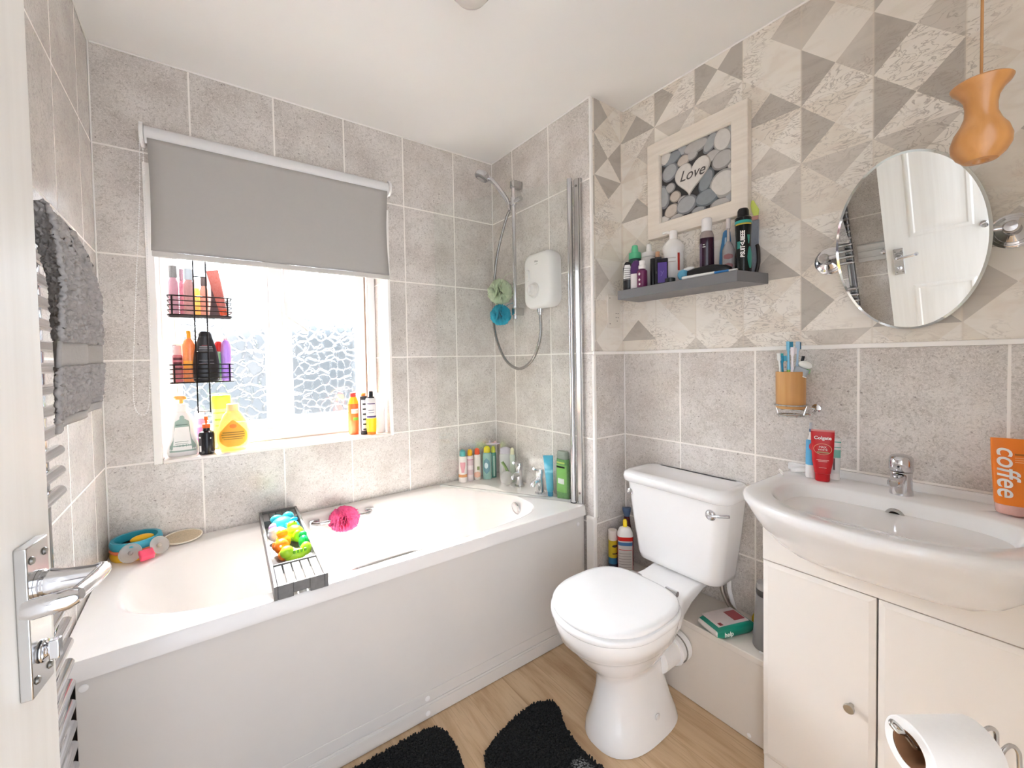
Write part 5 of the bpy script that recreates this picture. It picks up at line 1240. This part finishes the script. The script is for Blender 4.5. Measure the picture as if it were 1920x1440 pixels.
# --- on the wall shelf
zs = 1.5333
FS = -1.0
def shelf_thing(name, label, x, y, cat='bottle', rz=FS, rot=None): return thing(name, label, cat, (x, y, zs), rz, 'toiletries on the grey wall shelf', rot)
t = shelf_thing('roll_on', 'black and white roll-on bottle furthest left at the front of the shelf', 1.800, -.876)
rg = [(0, .017, .013, 2.6), (.004, .0195, .015, 2.6), (.095, .0195, .015, 2.6), (.116, .014, .012, 2.5), (.122, .009, .008, 2.4)]
part(t, 'body', rg, pl_('#1f1e20', .25)); decal(t, 'label', rg, [(.050, .108, -92, 55, lambda q: 1 - .35*q)], WHITET); decal(t, 'small_print', rg, [(.056 + .009*i, .059 + .009*i, -92, 36) for i in range(5)] + [(.044, .047, -90, 50)], GREYT, off=.0012, nz=1)
t = shelf_thing('roll_on', 'white bottle with domed purple cap at the front of the shelf', 1.800, -.920)
part(t, 'body', [(0, .022, .014, 2.6), (.004, .0245, .0155, 2.6), (.064, .0245, .0155, 2.6)], pl_('#ece7e4')); part(t, 'cap', [(.0645, .0245, .0155, 2.4), (.082, .0250, .0155, 2.3), (.104, .021, .0135, 2.2), (.118, .012, .009, 2.1), (.122, .003, .003, 2)], pl_('#4b2560'))
t = shelf_thing('plum_bottle', 'small plum bottle with white cap at the front of the shelf', 1.787, -.957)
rg = cyl(0, .076, .020, .006); part(t, 'body', rg, pl_('#6a2450')); part(t, 'collar', cyl(.0765, .092, .0145), pl_('#e9e6e4')); part(t, 'cap', cyl(.0925, .111, .0115), pl_('#efeceb')); decal(t, 'small_print', rg, [(.048, .060, -120, 12, oval), (.026, .036, -120, 12, oval), (.008, .018, -118, 10, oval)], WHITET)
t = shelf_thing('mascara', 'slim black bottle next to the plum one on the shelf', 1.822, -.984); part(t, 'body', cyl(0, .118, .0105), BLACKP); 
t = shelf_thing('aftershave', 'grey-black tall carton behind the plum bottle on the shelf', 1.836, -.999); MB().box((-.013, -.010, 0), (.013, .010, .122)).build('carton', pl_('#2b2a2d'), t, bevel=.001); MB().box((-.008, -.0112, .055), (.006, -.0102, .063)).build('small_print', GREYT, t)
t = shelf_thing('violet_box', 'violet and black box-shaped bottle near the pump bottle', 1.806, -1.037)
MB().loft([[(q[0], q[1], z) for q in rrect(.0215*w, .013*w, .004, k=3)] for z, w in ((0, .97), (.003, 1), (.100, 1), (.104, .96))]).build('body', pl_('#17131f', .2), t); MB().box((-.017, -.0140, .008), (.017, -.0132, .088)).build('label', pl_('#4a2a86'), t); text(t, 'lettering', 'y', .030, pl_('#6a52a8'), (0, -.0143, .050), FRONT)
t = shelf_thing('green_cap_bottle', 'bottle with mint green screw cap at the back left of the shelf', 1.880, -.853)
part(t, 'body', cyl(0, .148, .027), pl_('#2a4a45')); part(t, 'collar', [(.1485, .024, .024, 2), (.152, .0265, .0265, 2), (.176, .0255, .0255, 2), (.178, .017, .017, 2)], pl_('#5fc795')); part(t, 'cap', [(.1785, .0155, .0155, 2), (.207, .0125, .0125, 2), (.210, .009, .009, 2)], pl_('#6fd3a3'))
t = shelf_thing('white_cap_bottle', 'bottle with white stepped cap behind the plum bottle', 1.880, -.925)
part(t, 'body', cyl(0, .142, .029), pl_('#d9d7d3')); part(t, 'collar', [(.1425, .028, .028, 2), (.146, .030, .030, 2), (.162, .029, .029, 2), (.165, .018, .018, 2)], pl_('#e3e0dc')); part(t, 'cap', [(.1655, .0125, .0125, 2), (.197, .0095, .0095, 2), (.200, .006, .006, 2)], pl_('#efedea'))
t = shelf_thing('peach_stick', 'thin peach topped lip stick behind the black bottles', 1.878, -.968, 'cosmetic'); part(t, 'body', cyl(0, .132, .009), BLACKP); part(t, 'cap', cyl(.1325, .157, .0085), pl_('#e0b08c'))
t = shelf_thing('pump_lotion', 'large white pump bottle with a red stripe on the shelf', 1.8775, -1.041)
rg = [(0, .036, .026, 2.6), (.005, .039, .028, 2.6), (.140, .038, .028, 2.6), (.145, .041, .030, 2.5), (.160, .041, .030, 2.5), (.178, .031, .024, 2.3), (.190, .018, .017, 2)]
part(t, 'body', rg, pl_('#eeebe7', .35)); decal(t, 'red_stripe', rg, [(.060, .130, -66, 7)], pl_('#b8332c')); decal(t, 'small_print', rg, [(.045, .048, -66, 8), (.110, .113, -105, 24), (.095, .098, -105, 24)], pl_('#c9bdb6'), nz=1)
part(t, 'pump', [(.1905, .0145, .0145, 2), (.193, .0155, .0155, 2), (.222, .015, .015, 2), (.226, .012, .012, 2)], pl_('#f3f1ee')); MB().tube(spline([(-.010, 0, .219), (-.028, 0, .222), (-.040, 0, .218)], 4), [.006]*4 + [.005]*4 + [.0045], 10).build('spout', pl_('#f3f1ee'), t)
t = shelf_thing('mouthwash', 'dark plum mouthwash bottle with tall white cap', 1.862, -1.188)
rg = [(0, .022, .019, 2.8), (.004, .0245, .0215, 2.8), (.155, .0245, .0215, 2.8)]
part(t, 'body', rg, mat('plum liquid', '#32172a', .12)); part(t, 'shoulder', [(.1555, .0245, .0215, 2.8), (.170, .0225, .020, 2.5), (.181, .018, .018, 2)], clear_plastic('smoky clear', '#b9aaa6', .4))
part(t, 'cap', [(.1815, .0175, .0175, 2), (.184, .0185, .0185, 2), (.228, .0175, .0175, 2), (.231, .015, .015, 2)], pl_('#f1efee')); decal(t, 'label', rg, [(.03, .135, -150, 20)], pl_('#6a5a74')); decal(t, 'small_print', rg, [(.128, .131, -112, 8), (.120, .123, -110, 12)], WHITET, nz=1)
t = shelf_thing('blue_pack', 'blue toothbrush blister pack leaning on the shelf wall', 1.880, -1.246, 'pack', FS - .3, rot=(-.10, 0, -1.45))
MB().loft([[(q[0], q[1], z) for q in rrect(w, .006, .005, k=3)] for z, w in ((.002, .022), (.10, .021), (.135, .016), (.172, .012), (.178, .006))]).build('card', pl_('#3f7fb4'), t); MB().box((-.003, -.0075, .02), (.003, -.0064, .15)).build('small_print', pl_('#b9d4e8'), t); MB().ball((.012, -.010, .018), .012, .006, .014, seg=14).build('white_seal', WHITEP, t)
t = shelf_thing('brush_pack', 'black and lime toothbrush pack behind the clear bottle', 1.893, -1.300, 'pack', rot=(-.05, .08, -1.5))
MB().box((-.014, -.003, .001), (.014, .003, .150)).build('card', pl_('#2a2826'), t, bevel=.002); MB().box((-.011, -.0045, .045), (.013, -.0035, .105)).build('card_print', pl_('#93bf3f'), t, bevel=.001); 
t = shelf_thing('clear_flask', 'clear flat bottle with red and grey print on the shelf', 1.838, -1.279, rz=-1.15)
rg = [(0, .018, .010, 3), (.003, .0195, .011, 3), (.090, .0195, .011, 3), (.110, .012, .009, 2.6), (.120, .006, .006, 2)]
part(t, 'body', rg, clear_plastic('flask clear', '#bdb4b2', .45)); part(t, 'neck', cyl(.1205, .165, .0045), pl_('#b5aca6')); part(t, 'cap', cyl(.1655, .200, .0075), pl_('#d9d2d0')); decal(t, 'label_print', rg, [(.055, .075, -90, 40, oval), (.022, .042, -90, 36, oval)], pl_('#8d5a5c')); decal(t, 'label_base', rg, [(.004, .014, -95, 50)], pl_('#c0443f'))
t = shelf_thing('flosser_pack', 'grey-blue card with yellow-green leaf top behind the black aerosol', 1.897, -1.336, 'pack', rot=(-.04, 0, -1.5))
MB().box((-.016, -.0025, .001), (.016, .0025, .190)).build('card', clear_plastic('slate card', '#7f8894', .15), t, bevel=.001); MB().box((-.014, -.004, .191), (.014, .001, .205)).build('card_band', pl_('#b98a80'), t)
MB().loft([[(q[0], q[1], z) for q in rrect(w, .002, .0018, k=3, cx=cx)] for z, w, cx in ((.2055, .008, .006), (.225, .012, .004), (.245, .009, -.003), (.262, .004, -.006))]).build('leaf', pl_('#c9d76a'), t)
t = shelf_thing('deodorant_can', 'black and teal deodorant can at the right end of the shelf', 1.836, -1.3300, 'aerosol', -1.02)
rg = [(0, .024, .024, 2), (.004, .0255, .0255, 2), (.060, .0255, .0255, 2), (.080, .0235, .0235, 2), (.120, .0235, .0235, 2), (.160, .0255, .0255, 2), (.176, .0255, .0255, 2)]
part(t, 'can', rg, mat('can black', '#0f1413', .22, .3)); part(t, 'shoulder', [(.1765, .0255, .0255, 2), (.186, .0258, .0258, 2), (.1905, .021, .021, 2)], pl_('#101214', .25)); part(t, 'cap', [(.191, .0185, .0185, 2), (.212, .0175, .0175, 2), (.219, .014, .014, 2), (.221, .008, .008, 2)], pl_('#121214', .25))
decal(t, 'label_band', rg, [(.166, .1755, -90, 100)], pl_('#2f9d95')); decal(t, 'gold_flash', rg, [(.160, .1655, -95, 62)], pl_('#b9a23f'), off=.0007, nz=1)
decal(t, 'teal_flash', rg, [(.012, .085, -45, 26, lambda q: .35 + .6*math.sin(PI*q)), (.095, .125, -55, 14, lambda q: .3 + .7*q), (.08, .105, -132, 14)], pl_('#2c8576'))
o = text(t, 'lettering', 'BSUIT<UIIEEE', .0185, WHITET, (0, 0, 0), (0, 0, 0), sx=.83, bold=.0007)
o.location = (-.0045, -.0263, .094); o.rotation_euler = (Matrix.Rotation(PI/2, 3, 'X') @ Matrix.Rotation(PI/2, 3, 'Z')).to_euler()
t = shelf_thing('shaver', 'black electric shaver with blue head lying at the middle of the shelf', 1.800, -1.155, 'shaver', 0)
b = MB().loft([[(.004 + dx, y, .017 + q[1] + dz) if False else (q[0] + dx, y, .016 + q[1]*hh + dz) for q in rrect(ww, .013, .010, k=5)] for y, ww, hh, dx, dz in ((.0, .018, 1.2, .0, .002), (-.03, .022, 1.4, .004, .005), (-.09, .022, 1.5, .010, .006), (-.130, .017, 1.2, .016, .002), (-.142, .010, .8, .018, .0))]); b.build('body', BLACKP, t)
MB().ball((-.002, .022, .022), .024, .022, .0215, seg=20).build('blue_head', pl_('#5fa6c4'), t); MB().ball((-.004, .000, .042), .012, .022, .007, seg=14).build('white_trim', WHITEP, t)
b = MB().lathe([(.013, 0), (.012, .018), (.005, .040), (.0, .046)], 16, c=(.034, .036, .0035)); b.build('pale_tip', pl_('#bcd6e2'), t)
t = shelf_thing('toothbrush', 'blue and white toothbrush lying along the front edge of the shelf', 1.7720, -1.243, 'toothbrush', 0)
b = MB().tube([(.0, .100, .0062), (.001, .05, .006), (.002, -.02, .0055)], [.0058, .0062, .0056], 10); b.build('grip', pl_('#efeeec'), t); b = MB().tube([(.002, -.0202, .0055), (.004, -.062, .0052), (.004, -.068, .0052)], [.0048, .004, .004], 10); b.build('neck', pl_('#3f86c9'), t); b = MB().box((-.001, -.096, .0015), (.009, -.0682, .0075)); b.build('head', pl_('#eceae6'), t, bevel=.002)
t = shelf_thing('razor', 'dark razor standing at the far right end of the shelf', 1.892, -1.352, 'razor', rot=(0, .02, -1.2)); b = MB().tube(spline([(-.004, 0, .004), (.002, 0, .04), (.0, 0, .085), (-.004, 0, .10)], 5), [.006]*16, 10); b.build('handle', pl_('#2a211d'), t)
t = shelf_thing('pebble_cap', 'small round black lid lying on the shelf by the violet bottle', 1.785, -1.085, 'lid', 0); part(t, 'body', [(0, .018, .018, 2), (.003, .019, .019, 2), (.016, .0185, .0185, 2), (.019, .012, .012, 2)], pl_('#242826')); 

# --- on the basin
zb = .8618
t = thing('electric_toothbrush', 'blue and white electric toothbrush standing on the basin', 'toothbrush', (1.8430, -1.5260, zb), -1.25)
part(t, 'base', [(0, .0125, .0125, 2), (.003, .0140, .0140, 2), (.040, .0135, .0135, 2)], WHITEP); rg = [(.0405, .0135, .0135, 2), (.09, .0130, .0130, 2), (.115, .0125, .0125, 2), (.118, .010, .010, 2)]
part(t, 'handle', rg, pl_('#5fb0dc')); decal(t, 'red_print', rg, [(.085, .112, -70, 40, oval)], pl_('#c8323f')); part(t, 'stem', [(.1185, .0085, .0085, 2), (.124, .006, .006, 2), (.142, .0042, .0042, 2)], WHITEP); part(t, 'neck_ring', cyl(.1425, .152, .0046), pl_('#5b6f96')); part(t, 'neck', [(.1525, .0042, .0042, 2), (.172, .004, .004, 2)], clear_plastic('neck clear', '#d9dde2', .3))
t = thing('toothpaste_tube', 'red Colgate toothpaste tube standing on its cap on the basin', 'tube', (1.8250, -1.5620, zb), -1.25)
rg = [(.024, .0195, .0135, 2.3), (.035, .021, .0135, 2.4), (.060, .0255, .012, 2.5), (.100, .0275, .008, 2.6), (.138, .0285, .003, 2.8), (.150, .0288, .0016, 3)]
part(t, 'cap', [(0, .0165, .0125, 2.4), (.002, .018, .0135, 2.4), (.0235, .0185, .0135, 2.4)], pl_('#c3141e')); part(t, 'tube_body', rg, pl_('#c2151f')); part(t, 'crimp', [(.1505, .0288, .0014, 3), (.155, .0288, .0012, 3)], pl_('#d8857f'))
text(t, 'lettering', 'Colgate', .0135, WHITET, (0, -.0062, .131), (PI/2 - .07, 0, 0), bold=.0003)
ring = [(.0215*math.cos(2*PI*k/48), -.0100, .098 + .0165*math.sin(2*PI*k/48)) for k in range(48)]
MB().tube([(x, -.0092 - .0018*math.cos(x*90), z) for x, y, z in ring], .0007, 6, closed=True).build('oval_outline', pl_('#e6b48f'), t)
text(t, 'lettering', 'MAX', .0085, WHITET, (0, -.0108, .104), (PI/2 - .07, 0, 0)); text(t, 'lettering', 'WHITE', .0075, WHITET, (0, -.0112, .096), (PI/2 - .07, 0, 0))
MB().box((-.014, -.0118, .086), (.014, -.0110, .0905)).build('gold_panel', pl_('#a58a5e'), t)
MB().box((-.015, -.0130, .0645), (.015, -.0124, .0660)).box((-.011, -.0131, .0605), (.011, -.0126, .0618)).box((-.009, -.0142, .0415), (.009, -.0137, .0427)).build('small_print', pl_('#f0c9c2'), t)
t = thing('toothpaste_pump', 'white and green slim toothpaste tube behind the red one', 'tube', (1.8720, -1.5800, zb), -1.25)
rg = [(.020, .0115, .010, 2.2), (.07, .0125, .009, 2.3), (.126, .0135, .003, 2.8)]
part(t, 'cap', cyl(0, .0195, .0115), WHITEP); part(t, 'tube_body', rg, pl_('#e6e8e6')); decal(t, 'label', rg, [(.068, .092, -90, 70)], pl_('#7cc3b4')); decal(t, 'stripe', rg, [(.114, .117, -90, 80), (.098, .100, -90, 80)], pl_('#55b09a'), nz=1); decal(t, 'swoosh', rg, [(.030, .066, -105, 12)], pl_('#7a6f72'))
t = thing('hair_ring', 'clear white elastic ring on the corner of the basin', 'ring', (1.800, -1.4600, zb + .0095), 0, rot=(1.1, .2, .6))
MB().tube([(.0105*math.cos(2*PI*k/36), .0085*math.sin(2*PI*k/36), 0) for k in range(36)], .0024, 8, closed=True).build('ring_band', mat('ring white', '#efece8', .3), t)
t = thing('soap_clip', 'white curved plastic soap clip behind the electric toothbrush', 'clip', (1.870, -1.4930, zb), -1.2)
MB().loft([[(x, q[0], .010 + zz + q[1]) for q in rrect(.012, hh, .004, k=3)] for x, zz, hh in ((-.030, -.002, .006), (-.010, .002, .0075), (.012, .003, .0065), (.026, .001, .005))]).build('body', WHITEP, t)
t = thing('cleanser_tube', 'orange face cleanser tube with pink cap and white lettering', 'tube', (1.8340, -1.9330, zb), -1.32)
rg = [(.027, .034, .023, 2.4), (.035, .035, .0235, 2.4), (.10, .0385, .016, 2.5), (.155, .041, .005, 2.8), (.180, .0415, .0018, 3)]
part(t, 'cap', [(0, .008, .008, 2), (.004, .008, .008, 2), (.0045, .030, .020, 2.4), (.008, .0325, .022, 2.4), (.0265, .0335, .0225, 2.4)], clear_plastic('peach cap', '#efb9ab', .25)); part(t, 'tube_body', rg, pl_('#ee8222'))
o = text(t, 'lettering', 'coffee', .050, WHITET, (-.0175, -.0170, .104), (0, 0, 0), shear=.2, sx=.95, bold=.0005)
o.rotation_euler = (Matrix.Rotation(PI/2 - .115, 3, 'X') @ Matrix.Rotation(-PI/2, 3, 'Z')).to_euler()
MB().box((-.006, -.0152, .137), (.014, -.0146, .1384)).box((-.006, -.0156, .132), (.016, -.0150, .1334)).box((-.006, -.0160, .127), (.012, -.0154, .1284)).build('small_print', pl_('#f6c08a'), t); MB().box((-.006, -.0138, .143), (.018, -.0131, .1475)).build('brown_print', pl_('#b4661d'), t)

# --- on the pipe boxing
zx = .2906
t = thing('cleaner_aerosol', 'yellow and blue aerosol can with white cap beside the toilet', 'aerosol', (1.786, -.7905, zx), -.6)
rg = cyl(0, .135, .0195); part(t, 'can', rg, pl_('#c9b02b')); decal(t, 'label', rg, [(.002, .058, -90, 170)], pl_('#2f6f98')); decal(t, 'small_print', rg, [(.105, .118, -75, 40, oval), (.075, .080, -70, 40)], DARKT); decal(t, 'dark_band', rg, [(.002, .030, -90, 170)], pl_('#1e2c40'), off=.0011, nz=1); part(t, 'cap', cyl(.1355, .180, .0200), pl_('#e3dad2', .4))
t = thing('bleach_bottle', 'red and white cleaner bottle tucked beside the cistern', 'bottle', (1.806, -.8430, zx), -.75)
rg = [(0, .030, .020, 3), (.004, .033, .022, 3), (.160, .033, .022, 3), (.165, .033, .022, 3)]
part(t, 'body', rg, pl_('#c1241f', .2)); decal(t, 'label', rg, [(.010, .148, -100, 62)], pl_('#c9c2bd')); decal(t, 'blue_band', rg, [(.128, .143, -100, 62)], pl_('#3f6a98'), off=.0011, nz=1); decal(t, 'small_print', rg, [(.020 + .012*i, .022 + .012*i, -104, 45) for i in range(7)], pl_('#8f8783'), off=.0012, nz=1); decal(t, 'red_line', rg, [(.108, .111, -100, 50)], pl_('#c9443c'), off=.0012, nz=1)
part(t, 'shoulder', [(.1655, .0335, .0225, 3), (.180, .033, .022, 2.8), (.200, .024, .018, 2.4), (.206, .012, .012, 2)], pl_('#eae6e2')); part(t, 'cap', [(.2065, .009, .009, 2), (.230, .009, .009, 2), (.238, .006, .006, 2)], pl_('#f2cf1a'))
t = thing('dark_red_spray', 'dark red spray bottle with blue trigger behind the cleaner bottle', 'bottle', (1.872, -.8020, zx), -.8)
part(t, 'body', [(0, .028, .018, 2.6), (.13, .028, .018, 2.6), (.19, .016, .014, 2.3), (.225, .012, .012, 2)], pl_('#4b151c', .2)); part(t, 'trigger', [(.2255, .012, .010, 2.5), (.250, .018, .012, 2.5), (.265, .020, .011, 2.5)], pl_('#4a5f80'))
t = thing('wipes_pack', 'white and green packet of wipes lying on the boxing', 'packet', (1.772, -1.3040, zx), -.34)
MB().loft([[(x, q[0], .019 + q[1]) for q in rrect(hy, hz, min(hy, hz)*.55, k=4)] for x, hy, hz in ((-.090, .040, .001), (-.084, .043, .010), (-.060, .047, .018), (.05, .047, .018), (.075, .043, .011), (.082, .040, .001))]).build('packet_body', pl_('#d9d2cb', .35), t)
MB().loft([[(x, q[0], .019 + q[1]) for q in [z for z in rrect(hy, hz, min(hy, hz)*.55, k=4)]] for x, hy, hz in ((-.0835, .0436, .0106), (-.060, .0476, .0186), (.05, .0476, .0186), (.070, .044, .013))], False, False).build('green_wrap', pl_('#12806a', .3), t)
b = MB().box((-.070, -.034, .0366), (.060, .0478, .0382)); b.build('top_panel', pl_('#c4b9b6', .35), t, bevel=.001); MB().box((.010, -.020, .0384), (.055, .030, .0388)).box((-.060, -.030, .0384), (-.046, -.016, .0388)).build('red_print', pl_('#8f3a3c'), t)
text(t, 'lettering', 'help', .022, WHITET, (-.040, -.0480, .016), FRONT, bold=.0004)
t = thing('toilet_brush_pot', 'grey tapered toilet brush holder between toilet and vanity', 'toilet brush', (1.780, -1.4300, zx), 0)
MB().lathe([(.0, 0), (.043, 0), (.0445, .004), (.040, .09), (.034, .165), (.033, .172)], 40).build('pot', mat('grey pot', '#75716e', .4), t); MB().lathe([(.0335, .1725), (.0345, .176), (.0345, .190), (.0335, .193)], 40).build('dark_collar', mat('dark collar', '#3c3836', .4), t); MB().lathe([(.0340, .1935), (.0345, .197), (.031, .210), (.016, .218), (.007, .220), (.006, .235), (.0, .236)], 40).build('lid', mat('grey lid', '#85817d', .4), t)
t = thing('yellow_sponge', 'yellow sponge lying in the shadow behind the wipes packet', 'sponge', (1.895, -1.365, zx), .2)
MB().box((-.018, -.030, 0), (.018, .030, .024)).build('foam', mat('sponge yellow', '#b59a16', .9, var=.15, scale=150), t, bevel=.004)
t = thing('red_cloth_bottle', 'narrow dull red bottle behind the grey brush holder', 'bottle', (1.888, -1.4310, zx), 0)
part(t, 'body', cyl(0, .20, .020), pl_('#7d3a30')); part(t, 'cap', cyl(.2005, .26, .012), pl_('#c25a4a'))
# ------------------------------------------------------------------ camera
cam = bpy.data.cameras.new('camera'); co = bpy.data.objects.new('camera', cam); COL.objects.link(co)
fwd = Vector((0.57698758, 0.81629607, -0.02731403)); rgt = Vector((0.8161769, -0.57751391, -0.01824696)); upv = Vector((0.03066915, 0.01176481, 0.99946035))
co.matrix_world = Matrix(((rgt.x, upv.x, -fwd.x, 0.29498861), (rgt.y, upv.y, -fwd.y, -2.02864517), (rgt.z, upv.z, -fwd.z, 1.24839), (0, 0, 0, 1)))
cam.sensor_width = 36; cam.sensor_fit = 'HORIZONTAL'; cam.lens = 784.989/1920*36; cam.clip_start = .01
cam.shift_x = 25.42/1920; cam.shift_y = -24.57/1920
SC.camera = co

# ------------------------------------------------------------------ daylight
wd = bpy.data.worlds.new('sky'); SC.world = wd; wd.use_nodes = True
N, L = wd.node_tree.nodes, wd.node_tree.links
bg = N['Background']
tc = N.new('ShaderNodeTexCoord'); sp = N.new('ShaderNodeSeparateXYZ'); L.new(tc.outputs['Generated'], sp.inputs[0])
# pale sky all round; outside the window the low part is a dull garden with the bright sky above it
nz = N.new('ShaderNodeTexNoise'); nz.inputs['Scale'].default_value = 6; nz.inputs['Detail'].default_value = 4; L.new(tc.outputs['Generated'], nz.inputs['Vector'])
gr = ramp(N, [(.36, '#aebfcc'), (.50, '#cfdbe5'), (.64, '#f4f6f8')]); L.new(nz.outputs['Fac'], gr.inputs[0])
def step(v, a, b):
    n = N.new('ShaderNodeMapRange'); n.interpolation_type = 'SMOOTHSTEP'; n.inputs['From Min'].default_value = a; n.inputs['From Max'].default_value = b
    L.new(v, n.inputs['Value']); return n.outputs['Result']
front = step(sp.outputs['Y'], -.2, .3); high = step(sp.outputs['Z'], .05, .42)
low_front = math_n(N, L, 'MULTIPLY', front, math_n(N, L, 'SUBTRACT', 1.0, high))
L.new(mixc(N, L, low_front, '#e9f0fc', gr.outputs[0]), bg.inputs['Color'])
st = N.new('ShaderNodeMapRange'); L.new(front, st.inputs['Value']); st.inputs['To Min'].default_value = HALL; st.inputs['To Max'].default_value = SKY
sg = N.new('ShaderNodeMix'); L.new(low_front, sg.inputs[0]); L.new(st.outputs['Result'], sg.inputs[2]); sg.inputs[3].default_value = GARDEN
L.new(sg.outputs[0], bg.inputs['Strength'])

sun = bpy.data.lights.new('sun', 'SUN'); so_ = bpy.data.objects.new('sun', sun); COL.objects.link(so_)
sun.energy = SUN; sun.angle = math.radians(1.2); sun.color = (1.0, .975, .94)
so_.rotation_euler = Vector((.08, -.60, -.80)).to_track_quat('-Z', 'Y').to_euler()

SC.view_settings.view_transform = 'Standard'; SC.view_settings.look = 'None'; SC.view_settings.gamma = 1.0
SC.view_settings.use_curve_mapping = False; SC.view_settings.exposure = EXPO
SC.cycles.use_denoising = True
SC.cycles.max_bounces = 14; SC.cycles.diffuse_bounces = 8; SC.cycles.transparent_max_bounces = 24; SC.cycles.transmission_bounces = 12
SC.cycles.caustics_refractive = True; SC.cycles.sample_clamp_indirect = 6
